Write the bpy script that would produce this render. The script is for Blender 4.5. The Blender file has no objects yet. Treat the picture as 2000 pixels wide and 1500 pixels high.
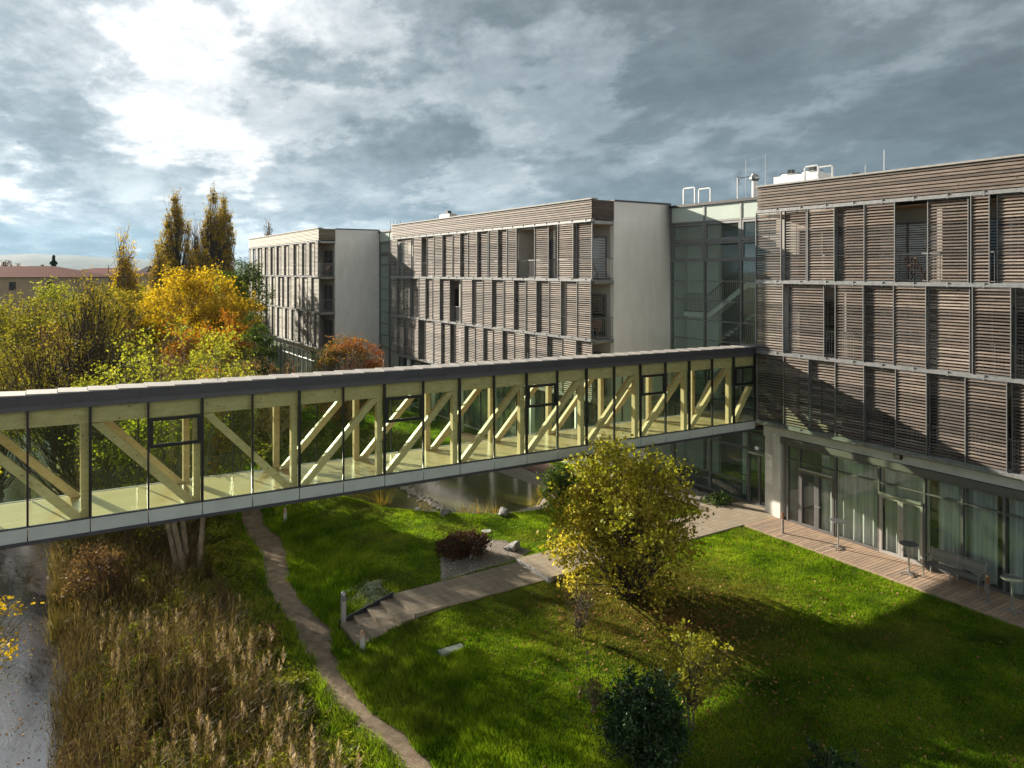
import bpy, math, random
import numpy as np
from mathutils import Vector
R = math.radians
S = bpy.context.scene
COL = S.collection
# ---------------------------------------------------------------- camera, sky, sun, exposure
F = 1433.0; HOR = 530.0; CZ = 10.6
FW = (.534, .8455); RT = (.8455, -.534)
cd = bpy.data.cameras.new('camera'); cam = bpy.data.objects.new('camera', cd); COL.objects.link(cam)
cam.location = (0, 0, CZ); cam.rotation_euler = (R(90), 0, -math.atan2(FW[0], FW[1]))
cd.sensor_width = 36; cd.lens = 36*F/2000; cd.shift_y = -(750-HOR)/2000
cd.clip_start = .1; cd.clip_end = 30000
S.camera = cam
SUNV = Vector((-1.0, 2.9, .98)).normalized()      # towards the sun
EL = math.asin(SUNV.z); AZ = math.atan2(SUNV.x, SUNV.y)
sd = bpy.data.lights.new('sun', 'SUN'); sd.energy = 5.0; sd.angle = R(.6); sd.color = (1, .90, .74)
so = bpy.data.objects.new('sun', sd); COL.objects.link(so); so.rotation_euler = SUNV.to_track_quat('Z', 'Y').to_euler()
so.location = (-40, 60, 60)
S.view_settings.view_transform = 'Standard'; S.view_settings.look = 'None'
S.view_settings.exposure = 1.52; S.view_settings.gamma = 1; S.view_settings.use_curve_mapping = False
W = bpy.data.worlds.new("World"); S.world = W; W.use_nodes = True

class NT:
    def __init__(s, tree): s.t = tree; s.n = tree.nodes; s.l = tree.links
    def node(s, typ, **k):
        n = s.n.new(typ)
        for a, b in k.items():
            if a.startswith('i_'):
                key = a[2:]
                key = int(key) if key.isdigit() else key.replace('_', ' ')
                s.put(n.inputs[key], b)
            else: setattr(n, a, b)
        return n
    def put(s, inp, v):
        if isinstance(v, bpy.types.NodeSocket): s.l.new(v, inp)
        elif isinstance(v, bpy.types.Node): s.l.new(v.outputs[0], inp)
        else:
            if isinstance(v, (tuple, list)) and len(v) == 3 and inp.type == 'RGBA': v = (*v, 1)
            inp.default_value = v
    def math(s, op, a, b=0, c=None, clamp=False):
        n = s.n.new('ShaderNodeMath'); n.operation = op; n.use_clamp = clamp
        s.put(n.inputs[0], a); s.put(n.inputs[1], b)
        if c is not None: s.put(n.inputs[2], c)
        return n.outputs[0]
    def mix(s, f, a, b, mode='MIX'):
        n = s.n.new('ShaderNodeMix'); n.data_type = 'RGBA'; n.blend_type = mode
        s.put(n.inputs[0], f); s.put(n.inputs[6], a); s.put(n.inputs[7], b)
        return n.outputs[2]
    def ramp(s, f, pts):
        n = s.n.new('ShaderNodeValToRGB'); e = n.color_ramp.elements
        while len(e) < len(pts): e.new(.5)
        for i, (p, c) in enumerate(pts):
            e[i].position = p; e[i].color = (*c, 1) if len(c) == 3 else c
        s.put(n.inputs[0], f); return n.outputs[0]
    def noise(s, vec, scale, detail=4, rough=.55, dist=0):
        n = s.n.new('ShaderNodeTexNoise'); s.put(n.inputs['Vector'], vec)
        n.inputs['Scale'].default_value = scale; n.inputs['Detail'].default_value = detail
        n.inputs['Roughness'].default_value = rough; n.inputs['Distortion'].default_value = dist
        return n.outputs[0]
    def scale(s, vec, v, loc=(0, 0, 0)):
        n = s.n.new('ShaderNodeMapping'); s.put(n.inputs[0], vec); n.inputs[3].default_value = v; n.inputs[1].default_value = loc
        return n.outputs[0]

def build_sky():
    t = NT(W.node_tree); t.n.clear()
    out = t.node('ShaderNodeOutputWorld'); bg = t.node('ShaderNodeBackground')
    t.l.new(bg.outputs[0], out.inputs[0])
    sky = t.node('ShaderNodeTexSky', sky_type='NISHITA', sun_disc=False, sun_elevation=EL, sun_rotation=AZ, altitude=150, dust_density=1.5)
    tc = t.node('ShaderNodeTexCoord'); d = tc.outputs['Generated']
    sep = t.node('ShaderNodeSeparateXYZ', i_0=d)
    z = t.math('MAXIMUM', sep.outputs[2], 0.0)
    zc = t.math('ADD', z, .24)
    px = t.math('DIVIDE', sep.outputs[0], zc); py = t.math('DIVIDE', sep.outputs[1], zc)
    cb = t.node('ShaderNodeCombineXYZ', i_0=px, i_1=py, i_2=SKYZ)
    # streets of cloud run roughly across the view
    rot = t.node('ShaderNodeMapping', i_0=cb.outputs[0]); rot.inputs[2].default_value = (0, 0, R(-50)); rot.inputs[3].default_value = (1.25, 1.0, 1)
    P = rot.outputs[0]
    n1 = t.noise(P, .62, 3, .5, .25); n2 = t.noise(P, 1.7, 13, .60, .12); n3 = t.noise(P, 4.2, 12, .64, .05)
    dot = t.node('ShaderNodeVectorMath', operation='DOT_PRODUCT'); t.put(dot.inputs[0], d); dot.inputs[1].default_value = SUNV
    s = t.math('MAXIMUM', dot.outputs[1], 0.0)
    s2 = t.math('POWER', s, 1.8)
    low = t.math('SUBTRACT', 1.0, t.math('MULTIPLY', z, 6.0), clamp=True)
    hz = t.math('MULTIPLY', low, t.math('ADD', t.math('MULTIPLY', s, .75), .15))
    def sm(v, a, b): 
        m = t.node('ShaderNodeMapRange', interpolation_type='SMOOTHSTEP'); t.put(m.inputs[0], v); m.inputs[1].default_value = a; m.inputs[2].default_value = b; return m.outputs[0]
    mass = sm(n1, .36, .62)                       # broad lighter and darker masses
    puff = sm(n2, .46, .57)                       # billows with firmer edges
    fine = t.math('ADD', t.math('MULTIPLY', sm(n3, .38, .66), .65), t.math('MULTIPLY', sm(t.noise(P, 11.0, 10, .66, .0), .36, .64), .35))
    tex = t.math('ADD', t.math('MULTIPLY', mass, .30), t.math('ADD', t.math('MULTIPLY', puff, .38), t.math('MULTIPLY', fine, .32)))
    bias = t.math('ADD', t.math('MULTIPLY', s2, .27), t.math('ADD', t.math('MULTIPLY', hz, .20), .01))
    b = t.math('ADD', t.math('MULTIPLY', tex, t.math('ADD', t.math('MULTIPLY', s2, .50), .46)), bias, clamp=True)
    glow = t.math('MULTIPLY', t.math('POWER', s, 12.0), t.math('ADD', .35, t.math('MULTIPLY', sm(z, .28, .5), 3.0)))
    anti_fill = t.math('MULTIPLY', t.math('SUBTRACT', -.08, dot.outputs[1]), 2.2, clamp=True)
    cloud = t.ramp(b, [(0, (.092, .112, .124)), (.25, (.165, .198, .216)), (.5, (.29, .335, .362)), (.75, (.52, .555, .575)), (1.0, (.90, .885, .865))])
    cloud = t.mix(anti_fill, cloud, t.mix(tex, (.75, .78, .80), (1.25, 1.20, 1.13)))      # unseen cloud opposite the sun, brightened to fill the shaded end walls
    over = t.math('MULTIPLY', sm(z, .34, .65), t.math('SUBTRACT', 1.0, t.math('POWER', s, 5.0)))      # out-of-view overhead sky dimmed to deepen shade on the lawn and reeds
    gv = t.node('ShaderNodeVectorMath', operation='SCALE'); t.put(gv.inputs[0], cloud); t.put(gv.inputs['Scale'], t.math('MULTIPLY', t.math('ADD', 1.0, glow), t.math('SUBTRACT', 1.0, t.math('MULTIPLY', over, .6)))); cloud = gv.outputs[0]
    skyc = t.mix(1.0, sky.outputs[0], (.085, .085, .085), 'MULTIPLY')
    skyc = t.mix(.85, skyc, (.66, .74, .79))
    gap = sm(t.noise(P, 1.1, 6, .55, .3), .56, .66)
    gap = t.math('MULTIPLY', gap, t.math('MULTIPLY', sm(hz, .05, .45), .85, clamp=True))
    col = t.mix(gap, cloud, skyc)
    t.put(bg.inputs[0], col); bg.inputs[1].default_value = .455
SKYZ = 60.3; HAZE = True
build_sky()

# ---------------------------------------------------------------- helpers
def ray(px): s = (px-1000)/F; return FW[0]+s*RT[0], FW[1]+s*RT[1]
def ptT(px, t): a, b = ray(px); return a*t, b*t
def ptG(px, py, z=0.0):
    t = (CZ-z)*F/(py-HOR); a, b = ray(px); return a*t, b*t
def YatX(px, X): a, b = ray(px); return b*X/a
def XatY(px, Y): a, b = ray(px); return a*Y/b
def Zof(py, X, Y): return CZ-(py-HOR)*(X*FW[0]+Y*FW[1])/F

class MB:
    def __init__(s): s.v = []; s.f = []; s.m = []; s.n = 0
    def add(s, vs, fs, mi=0):
        s.v.append(np.asarray(vs, float).reshape(-1, 3)); b = s.n
        s.f.extend([tuple(b+i for i in f) for f in fs]); s.m.extend([mi]*len(fs)); s.n += len(s.v[-1])
    def box(s, x0, x1, y0, y1, z0, z1, mi=0):
        s.hexa([(x0,y0,z0),(x1,y0,z0),(x1,y1,z0),(x0,y1,z0),(x0,y0,z1),(x1,y0,z1),(x1,y1,z1),(x0,y1,z1)], mi)
    def hexa(s, v, mi=0):
        s.add(v, [(0,3,2,1),(4,5,6,7),(0,1,5,4),(1,2,6,5),(2,3,7,6),(3,0,4,7)], mi)
    def bar(s, a, b, w, h, mi=0, up=(0,0,1)):
        a = Vector(a); b = Vector(b); d = (b-a).normalized(); u = Vector(up)
        sd_ = d.cross(u)
        if sd_.length < 1e-4: sd_ = d.cross(Vector((1,0,0)))
        sd_.normalize(); u = sd_.cross(d).normalized()
        sd_ = sd_*(w/2); u = u*(h/2)
        s.hexa([a-sd_-u, a+sd_-u, b+sd_-u, b-sd_-u, a-sd_+u, a+sd_+u, b+sd_+u, b-sd_+u], mi)
    def tube(s, pts, rad, k=6, mi=0, cap=True):
        pts = np.asarray(pts, float); n = len(pts)
        rad = np.broadcast_to(np.asarray(rad, float), (n,))
        d = np.gradient(pts, axis=0); d /= np.linalg.norm(d, axis=1)[:, None]+1e-9
        ref = np.array([0, 0, 1.]) if abs(d[0][2]) < .9 else np.array([1., 0, 0])
        a = np.cross(d, ref); a /= np.linalg.norm(a, axis=1)[:, None]+1e-9; c = np.cross(d, a)
        th = np.arange(k)*2*math.pi/k
        V = pts[:, None, :]+rad[:, None, None]*(np.cos(th)[None, :, None]*a[:, None, :]+np.sin(th)[None, :, None]*c[:, None, :])
        fs = [(i*k+j, i*k+(j+1) % k, (i+1)*k+(j+1) % k, (i+1)*k+j) for i in range(n-1) for j in range(k)]
        if cap: fs += [tuple(range(k))[::-1], tuple((n-1)*k+j for j in range(k))]
        s.add(V.reshape(-1, 3), fs, mi)
    def lathe(s, cx, cy, prof, k=16, mi=0):
        s.add([(cx+r*math.cos(2*math.pi*j/k), cy+r*math.sin(2*math.pi*j/k), z) for r, z in prof for j in range(k)],
              [(i*k+j, i*k+(j+1) % k, (i+1)*k+(j+1) % k, (i+1)*k+j) for i in range(len(prof)-1) for j in range(k)]+
              [tuple(range(k))[::-1], tuple((len(prof)-1)*k+j for j in range(k))], mi)
    def quads(s, V, mi=0):          # V (N,4,3)
        V = np.asarray(V); n = len(V); b = s.n
        s.v.append(V.reshape(-1, 3)); s.f.extend([tuple(r) for r in (b+np.arange(n*4).reshape(n, 4)).tolist()]); s.m.extend([mi]*n); s.n += n*4
    def build(s, name, mats, parent=None, smooth=False, origin=None, place=True):
        if not isinstance(mats, (list, tuple)): mats = [mats]
        V = np.concatenate(s.v) if s.v else np.zeros((0, 3))
        if origin is None: origin = wloc(parent) if parent is not None and place else (0, 0, 0)
        V = V-np.array(origin)
        me = bpy.data.meshes.new(name); me.from_pydata(V.tolist(), [], s.f); 
        for m in mats: me.materials.append(m)
        me.polygons.foreach_set('material_index', s.m)
        if smooth: me.polygons.foreach_set('use_smooth', [True]*len(s.f))
        me.update()
        o = bpy.data.objects.new(name, me); COL.objects.link(o)
        if parent is not None: o.parent = parent
        else: o.location = origin
        return o
def wloc(o):
    p = Vector((0, 0, 0))
    while o is not None: p += o.location; o = o.parent
    return tuple(p)
def fastmesh(name, V, nper, mats, parent=None, mi=None, origin=(0, 0, 0)):
    """V (N,nper,3): N separate faces"""
    N = len(V); me = bpy.data.meshes.new(name)
    me.vertices.add(N*nper); me.loops.add(N*nper); me.polygons.add(N)
    me.vertices.foreach_set('co', (V.reshape(-1, 3)-np.array(origin)).astype(np.float32).ravel())
    me.loops.foreach_set('vertex_index', np.arange(N*nper, dtype=np.int32))
    me.polygons.foreach_set('loop_start', np.arange(0, N*nper, nper, dtype=np.int32))
    me.polygons.foreach_set('loop_total', np.full(N, nper, dtype=np.int32))
    for m in (mats if isinstance(mats, (list, tuple)) else [mats]): me.materials.append(m)
    if mi is not None: me.polygons.foreach_set('material_index', mi.astype(np.int32))
    me.update(); me.validate()
    o = bpy.data.objects.new(name, me); COL.objects.link(o)
    if parent is not None: o.parent = parent
    else: o.location = origin
    return o
def tag(o, label=None, cat=None, group=None, kind=None):
    if label: o['label'] = label
    if cat: o['category'] = cat
    if group: o['group'] = group
    if kind: o['kind'] = kind
    return o
def empty(name, loc, label, cat, group=None):
    o = bpy.data.objects.new(name, None); COL.objects.link(o); o.location = loc; o.empty_display_size = .3
    return tag(o, label, cat, group)
def struct(o): o['kind'] = 'structure'; return o
def copy_tree(o, loc, rz=0, sc=1, label=None, group=None):
    c = o.copy(); COL.objects.link(c); c.location = loc; c.rotation_euler = (0, 0, rz)
    c.scale = (sc, sc, sc) if not isinstance(sc, tuple) else sc
    if label: c['label'] = label
    if group: c['group'] = group
    for ch in list(o.children):
        k = ch.copy(); COL.objects.link(k); k.parent = c
        for g in list(ch.children):
            q = g.copy(); COL.objects.link(q); q.parent = k
    return c

# ---------------------------------------------------------------- materials
M = {}
def newmat(name):
    m = bpy.data.materials.new(name); m.use_nodes = True; t = NT(m.node_tree); t.n.clear()
    out = t.node('ShaderNodeOutputMaterial'); M[name] = m
    return m, t, out
def pos(t): return t.node('ShaderNodeNewGeometry').outputs['Position']
def pbr(name, col, rough=.6, metal=0, var=.15, scale=3, bump=0, bscale=40, spec=.5, stretch=(1, 1, 1), dark=None, detail=5):
    m, t, out = newmat(name); p = pos(t)
    b = t.node('ShaderNodeBsdfPrincipled'); v = t.scale(p, stretch)
    n = t.noise(v, scale, detail, .6)
    c2 = dark or tuple(c*(1-2*var) for c in col)
    colr = t.ramp(n, [(.3, c2), (.7, tuple(min(1, c*(1+var*.6)) for c in col))])
    t.put(b.inputs['Base Color'], colr); b.inputs['Roughness'].default_value = rough; b.inputs['Metallic'].default_value = metal
    b.inputs['Specular IOR Level'].default_value = spec
    if bump:
        bp = t.node('ShaderNodeBump'); bp.inputs['Strength'].default_value = bump; bp.inputs['Distance'].default_value = .02
        t.put(bp.inputs['Height'], t.noise(v, bscale, 4, .6)); t.put(b.inputs['Normal'], bp.outputs[0])
    t.l.new(b.outputs[0], out.inputs[0]); return m
def island(t): return t.node('ShaderNodeNewGeometry').outputs['Random Per Island']

def mat_wood(name, cols, stretch=(2, 1.2, 14), rough=.75):
    m, t, out = newmat(name); p = pos(t); b = t.node('ShaderNodeBsdfPrincipled')
    n = t.noise(t.scale(p, stretch), 1.6, 6, .65); r = island(t)
    oi = t.node('ShaderNodeObjectInfo').outputs['Random']
    c = t.ramp(t.math('ADD', t.math('MULTIPLY', n, .70), t.math('ADD', t.math('MULTIPLY', r, .30), t.math('MULTIPLY', oi, .22))), cols)
    k = t.noise(t.scale(p, (9, 7, 12)), 1.3, 3, .6)
    c = t.mix(t.math('MULTIPLY', t.math('SUBTRACT', k, .62), 8, clamp=True), c, (.035, .026, .02))
    if name == 'deck_wood':      # boards under the overhang keep their orange tone, those in the rain turn grey
        sx_ = t.node('ShaderNodeSeparateXYZ', i_0=p); f = t.math('MULTIPLY', t.math('SUBTRACT', t.math('ADD', sx_.outputs[0], t.math('MULTIPLY', n, .7)), 25.55), 1.6, clamp=True)
        c = t.mix(t.math('MULTIPLY', f, .32), c, (.42, .27, .17))
    t.put(b.inputs['Base Color'], c); b.inputs['Roughness'].default_value = rough
    t.l.new(b.outputs[0], out.inputs[0]); return m
mat_wood('slat_wood', [(.26, (.022, .017, .014)), (.50, (.076, .058, .047)), (.70, (.17, .13, .106)), (.95, (.34, .285, .24))])
mat_wood('slat_wood_olive', [(.24, (.045, .038, .025)), (.46, (.11, .097, .065)), (.64, (.21, .185, .13)), (.88, (.34, .31, .24))])
mat_wood('grey_wood', [(.25, (.08, .07, .065)), (.5, (.15, .135, .125)), (.8, (.26, .235, .21))])
pbr('soffit_wood', (.42, .24, .12), .6, var=.25)
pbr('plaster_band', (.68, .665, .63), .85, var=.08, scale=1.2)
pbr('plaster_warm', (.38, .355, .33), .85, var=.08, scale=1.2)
def mat_plaster():
    m, t, out = newmat('end_wall_plaster'); p = pos(t); b = t.node('ShaderNodeBsdfPrincipled')
    n = t.noise(t.scale(p, (1.6, 1.6, .6)), 1.3, 6, .6); n2 = t.noise(p, .5, 4, .6); n3 = t.noise(p, 14, 3, .6)
    c = t.ramp(n, [(.3, (.70, .69, .67)), (.7, (.82, .81, .79))])
    c = t.mix(t.math('MULTIPLY', n2, .3), c, (.52, .51, .48))
    # weathering that runs down from the far end of the coping
    sp = t.node('ShaderNodeSeparateXYZ', i_0=p)
    edge = t.math('POWER', t.math('SUBTRACT', 1, t.math('MULTIPLY', t.math('ABSOLUTE', t.math('SUBTRACT', sp.outputs[0], 28.25)), 1.1), clamp=True), 1.6)
    hi = t.math('MULTIPLY', t.math('SUBTRACT', sp.outputs[2], 8.6), .22, clamp=True)
    st = t.math('MULTIPLY', t.math('MULTIPLY', edge, hi), t.math('ADD', n, .25), clamp=True)
    top = t.math('MULTIPLY', t.math('SUBTRACT', sp.outputs[2], 13.3), .45, clamp=True)
    c = t.mix(t.math('ADD', t.math('MULTIPLY', st, 1.3), t.math('MULTIPLY', t.math('MULTIPLY', top, n), 1.0), clamp=True), c, (.13, .13, .125))
    t.put(b.inputs['Base Color'], c); b.inputs['Roughness'].default_value = .9
    bp = t.node('ShaderNodeBump'); bp.inputs['Strength'].default_value = .25; bp.inputs['Distance'].default_value = .01
    t.put(bp.inputs['Height'], n3); t.put(b.inputs['Normal'], bp.outputs[0])
    t.l.new(b.outputs[0], out.inputs[0])
mat_plaster()
pbr('ledge_metal', (.28, .285, .29), .4, .3, var=.15, scale=6)
pbr('dark_metal', (.045, .045, .048), .45, .3, var=.15)
pbr('frame_grey', (.15, .145, .145), .45, .2, var=.08)
pbr('mid_grey_metal', (.22, .225, .23), .45, .4, var=.1)
pbr('frame_light', (.42, .40, .38), .45, .2, var=.08)
pbr('galvanised', (.45, .46, .46), .38, .7, var=.15, scale=8)
pbr('white_paint', (.78, .78, .76), .5, var=.05)
pbr('fascia_metal', (.07, .07, .085), .42, .35, var=.12, scale=1.5, stretch=(1, 1, 3))
pbr('fascia_lower', (.10, .10, .115), .42, .35, var=.12, scale=1.5, stretch=(1, 1, 3))
pbr('coping', (.33, .315, .30), .7, var=.14, scale=4)
pbr('roof_gravel', (.28, .27, .25), .9, var=.3, scale=20)
pbr('spandrel', (.47, .52, .51), .3, var=.07, scale=1.5)
pbr('pale_green_panel', (.50, .58, .53), .28, var=.04, scale=1)
pbr('black_frame', (.012, .012, .015), .35, var=.1)
pbr('concrete', (.36, .34, .31), .9, var=.2, scale=5, bump=.3, bscale=60)
pbr('concrete_light', (.52, .51, .48), .85, var=.15, scale=12)
pbr('rust_brown', (.30, .12, .05), .8, var=.3, scale=20)
pbr('interior_grey', (.55, .56, .54), .8, var=.06)
pbr('interior_dark', (.10, .09, .08), .85, var=.1)
pbr('column_white', (.72, .74, .72), .55, var=.04)
pbr('brown_deck', (.17, .085, .055), .7, var=.3, scale=3, stretch=(1, 8, 1))
pbr('roof_tile', (.15, .028, .020), .95, var=.3, scale=3, stretch=(1, 1, 3), spec=.05)
pbr('cream_wall', (.40, .31, .21), .85, var=.08)
pbr('chair_wood', (.20, .11, .07), .6, var=.2)
pbr('slab_green', (.36, .42, .36), .6, var=.1, scale=6)
pbr('yellow_paint', (.45, .38, .03), .5, var=.05)
mat_wood('timber', [(.2, (.28, .18, .10)), (.5, (.48, .345, .215)), (.85, (.66, .52, .36))], stretch=(1.5, 6, 6), rough=.5)
mat_wood('deck_wood', [(.2, (.17, .13, .10)), (.45, (.27, .21, .165)), (.62, (.36, .26, .19)), (.85, (.50, .36, .25))], stretch=(1.2, 5, 4))

def mat_floor():
    m, t, out = newmat('bridge_floor'); p = pos(t); b = t.node('ShaderNodeBsdfPrincipled')
    br = t.node('ShaderNodeTexBrick', i_Vector=p, i_Scale=1.0, offset=.5)
    br.inputs['Brick Width'].default_value = 1.3; br.inputs['Row Height'].default_value = .22; br.inputs['Mortar Size'].default_value = .003
    br.inputs['Color1'].default_value = (.50, .39, .25, 1); br.inputs['Color2'].default_value = (.42, .32, .19, 1); br.inputs['Mortar'].default_value = (.25, .18, .1, 1)
    n = t.noise(t.scale(p, (1, 7, 1)), 2, 5, .6)
    c = t.mix(t.math('MULTIPLY', n, .5), br.outputs[0], (.56, .46, .32))
    t.put(b.inputs['Base Color'], c); b.inputs['Roughness'].default_value = .22; b.inputs['Specular IOR Level'].default_value = .6
    t.l.new(b.outputs[0], out.inputs[0])
mat_floor()
def mat_glass(name, tint, refl=.08, rough=.0, grime=.04, grimecol=(.6, .65, .6)):
    m, t, out = newmat(name); p = pos(t)
    tr = t.node('ShaderNodeBsdfTransparent'); tr.inputs[0].default_value = (*tint, 1)
    gl = t.node('ShaderNodeBsdfGlossy'); gl.inputs['Roughness'].default_value = rough; gl.inputs[0].default_value = (.9, .95, .93, 1)
    fr = t.node('ShaderNodeLayerWeight'); fr.inputs[0].default_value = .5
    bp = t.node('ShaderNodeBump'); bp.inputs['Strength'].default_value = .04; bp.inputs['Distance'].default_value = .05
    t.put(bp.inputs['Height'], t.noise(p, .9, 2, .5)); t.put(gl.inputs['Normal'], bp.outputs[0])
    f = t.math('ADD', t.math('MULTIPLY', t.math('POWER', fr.outputs[1], 4.0), .9), .035+refl, clamp=True)
    mx = t.node('ShaderNodeMixShader'); t.put(mx.inputs[0], f); t.l.new(tr.outputs[0], mx.inputs[1]); t.l.new(gl.outputs[0], mx.inputs[2])
    df = t.node('ShaderNodeBsdfDiffuse'); df.inputs[0].default_value = (*grimecol, 1)
    mx2 = t.node('ShaderNodeMixShader'); t.put(mx2.inputs[0], t.math('MULTIPLY', t.noise(t.scale(p, (1, 1, .5)), 1.7, 5, .6), grime*2))
    t.l.new(mx.outputs[0], mx2.inputs[1]); t.l.new(df.outputs[0], mx2.inputs[2])
    t.l.new(mx2.outputs[0], out.inputs[0]); return m
mat_glass('bridge_glass', (.90, .955, .865), -.025, 0, .004, (.55, .62, .45))
mat_glass('hall_glass', (.93, .96, .94), .01, 0, .02)
mat_glass('stair_glass', (.88, .94, .92), .03, 0, .03)
mat_glass('room_glass', (.25, .28, .28), .10, 0, .02)
mat_glass('lamp_glass', (.9, .92, .92), .1, 0, .1)

def mat_curtain():
    m, t, out = newmat('curtain_fabric'); p = pos(t)
    n = t.noise(t.scale(p, (1, 9, .15)), 1.3, 4, .6)
    c = t.ramp(n, [(.3, (.40, .42, .42)), (.7, (.92, .94, .92))])
    d = t.node('ShaderNodeBsdfDiffuse'); t.put(d.inputs[0], c); tl = t.node('ShaderNodeBsdfTranslucent'); t.put(tl.inputs[0], c)
    mx = t.node('ShaderNodeMixShader'); mx.inputs[0].default_value = .25; t.l.new(d.outputs[0], mx.inputs[1]); t.l.new(tl.outputs[0], mx.inputs[2])
    t.l.new(mx.outputs[0], out.inputs[0])
mat_curtain()
def mat_leaf(name, cols, trans=.45, nscale=.6, gloss=.02, nw=.6):
    m, t, out = newmat(name); p = pos(t); r = island(t); n = t.noise(p, nscale, 3, .6)
    f = t.math('ADD', t.math('MULTIPLY', r, 1-nw), t.math('MULTIPLY', t.math('ADD', t.math('MULTIPLY', t.math('SUBTRACT', n, .5), 2.2), .5, clamp=True), nw))
    c = t.ramp(f, cols)
    d = t.node('ShaderNodeBsdfDiffuse'); t.put(d.inputs[0], c)
    tl = t.node('ShaderNodeBsdfTranslucent'); t.put(tl.inputs[0], t.mix(1, c, (1.0, 1.0, .55), 'MULTIPLY'))
    mx = t.node('ShaderNodeMixShader'); mx.inputs[0].default_value = trans; t.l.new(d.outputs[0], mx.inputs[1]); t.l.new(tl.outputs[0], mx.inputs[2])
    g = t.node('ShaderNodeBsdfGlossy'); g.inputs['Roughness'].default_value = .5
    mx2 = t.node('ShaderNodeMixShader'); mx2.inputs[0].default_value = gloss; t.l.new(mx.outputs[0], mx2.inputs[1]); t.l.new(g.outputs[0], mx2.inputs[2])
    t.l.new(mx2.outputs[0], out.inputs[0]); return m
mat_leaf('leaf_hazel', [(.15, (.15, .14, .018)), (.4, (.34, .31, .03)), (.62, (.54, .45, .055)), (.85, (.74, .60, .15))], .52, .5)
mat_leaf('leaf_yellowgreen', [(.15, (.14, .15, .02)), (.45, (.29, .32, .035)), (.7, (.43, .43, .05)), (.9, (.52, .40, .05))], .5)
mat_leaf('leaf_gold', [(.15, (.28, .18, .012)), (.45, (.50, .34, .018)), (.7, (.68, .48, .03)), (.9, (.46, .42, .03))], .5)
mat_leaf('leaf_olive', [(.15, (.11, .105, .015)), (.45, (.22, .20, .025)), (.75, (.36, .33, .035)), (.92, (.42, .27, .04))], .4)
mat_leaf('leaf_thin', [(.15, (.12, .10, .015)), (.45, (.26, .21, .03)), (.75, (.38, .31, .04)), (.92, (.48, .24, .04))], .4)
mat_leaf('leaf_orange', [(.15, (.36, .12, .015)), (.5, (.52, .24, .02)), (.85, (.62, .38, .03))], .45)
mat_leaf('leaf_poplar', [(.15, (.22, .15, .02)), (.5, (.40, .28, .035)), (.85, (.58, .44, .07))], .4, .35)
mat_leaf('leaf_green', [(.15, (.03, .055, .012)), (.5, (.065, .12, .02)), (.85, (.13, .19, .03))], .35)
mat_leaf('leaf_laurel', [(.15, (.010, .028, .008)), (.5, (.022, .055, .014)), (.8, (.045, .09, .022)), (.97, (.11, .16, .06))], .15, gloss=.04)
mat_leaf('leaf_brown', [(.15, (.10, .055, .03)), (.5, (.20, .115, .055)), (.85, (.32, .22, .11))], .35)
mat_leaf('leaf_heather', [(.15, (.05, .025, .015)), (.5, (.10, .045, .025)), (.85, (.17, .08, .04))], .25)
mat_leaf('leaf_redshrub', [(.2, (.10, .12, .025)), (.42, (.20, .17, .035)), (.6, (.45, .17, .06)), (.85, (.62, .17, .08))], .35, .35, nw=.75)
mat_leaf('leaf_fallen', [(.1, (.16, .07, .025)), (.5, (.30, .15, .05)), (.8, (.42, .27, .09)), (.97, (.60, .48, .24))], .2)
mat_leaf('leaf_whitish', [(.2, (.14, .20, .08)), (.6, (.36, .42, .28)), (.9, (.55, .58, .45))], .3)
mat_leaf('reed_stem', [(.1, (.04, .028, .013)), (.4, (.10, .072, .032)), (.7, (.19, .14, .066)), (.95, (.40, .31, .19))], .45, .5, gloss=.02, nw=.5)
mat_leaf('reed_plume', [(.1, (.30, .21, .14)), (.5, (.45, .34, .23)), (.9, (.58, .47, .34))], .4, 2)
mat_leaf('weed_leaf', [(.1, (.06, .08, .012)), (.35, (.15, .19, .02)), (.55, (.30, .33, .03)), (.75, (.38, .36, .06)), (.95, (.28, .19, .08))], .5, .9)
mat_leaf('dry_grass', [(.1, (.04, .032, .013)), (.5, (.095, .078, .028)), (.9, (.21, .16, .07))], .45, .6, gloss=.0)
mat_leaf('pond_grass', [(.1, (.20, .22, .03)), (.5, (.45, .34, .05)), (.9, (.62, .30, .06))], .4, 1.5)
GRASSCOL = [(.22, (.030, .055, .006)), (.38, (.085, .160, .012)), (.53, (.20, .32, .018)), (.74, (.40, .47, .05))]
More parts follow.
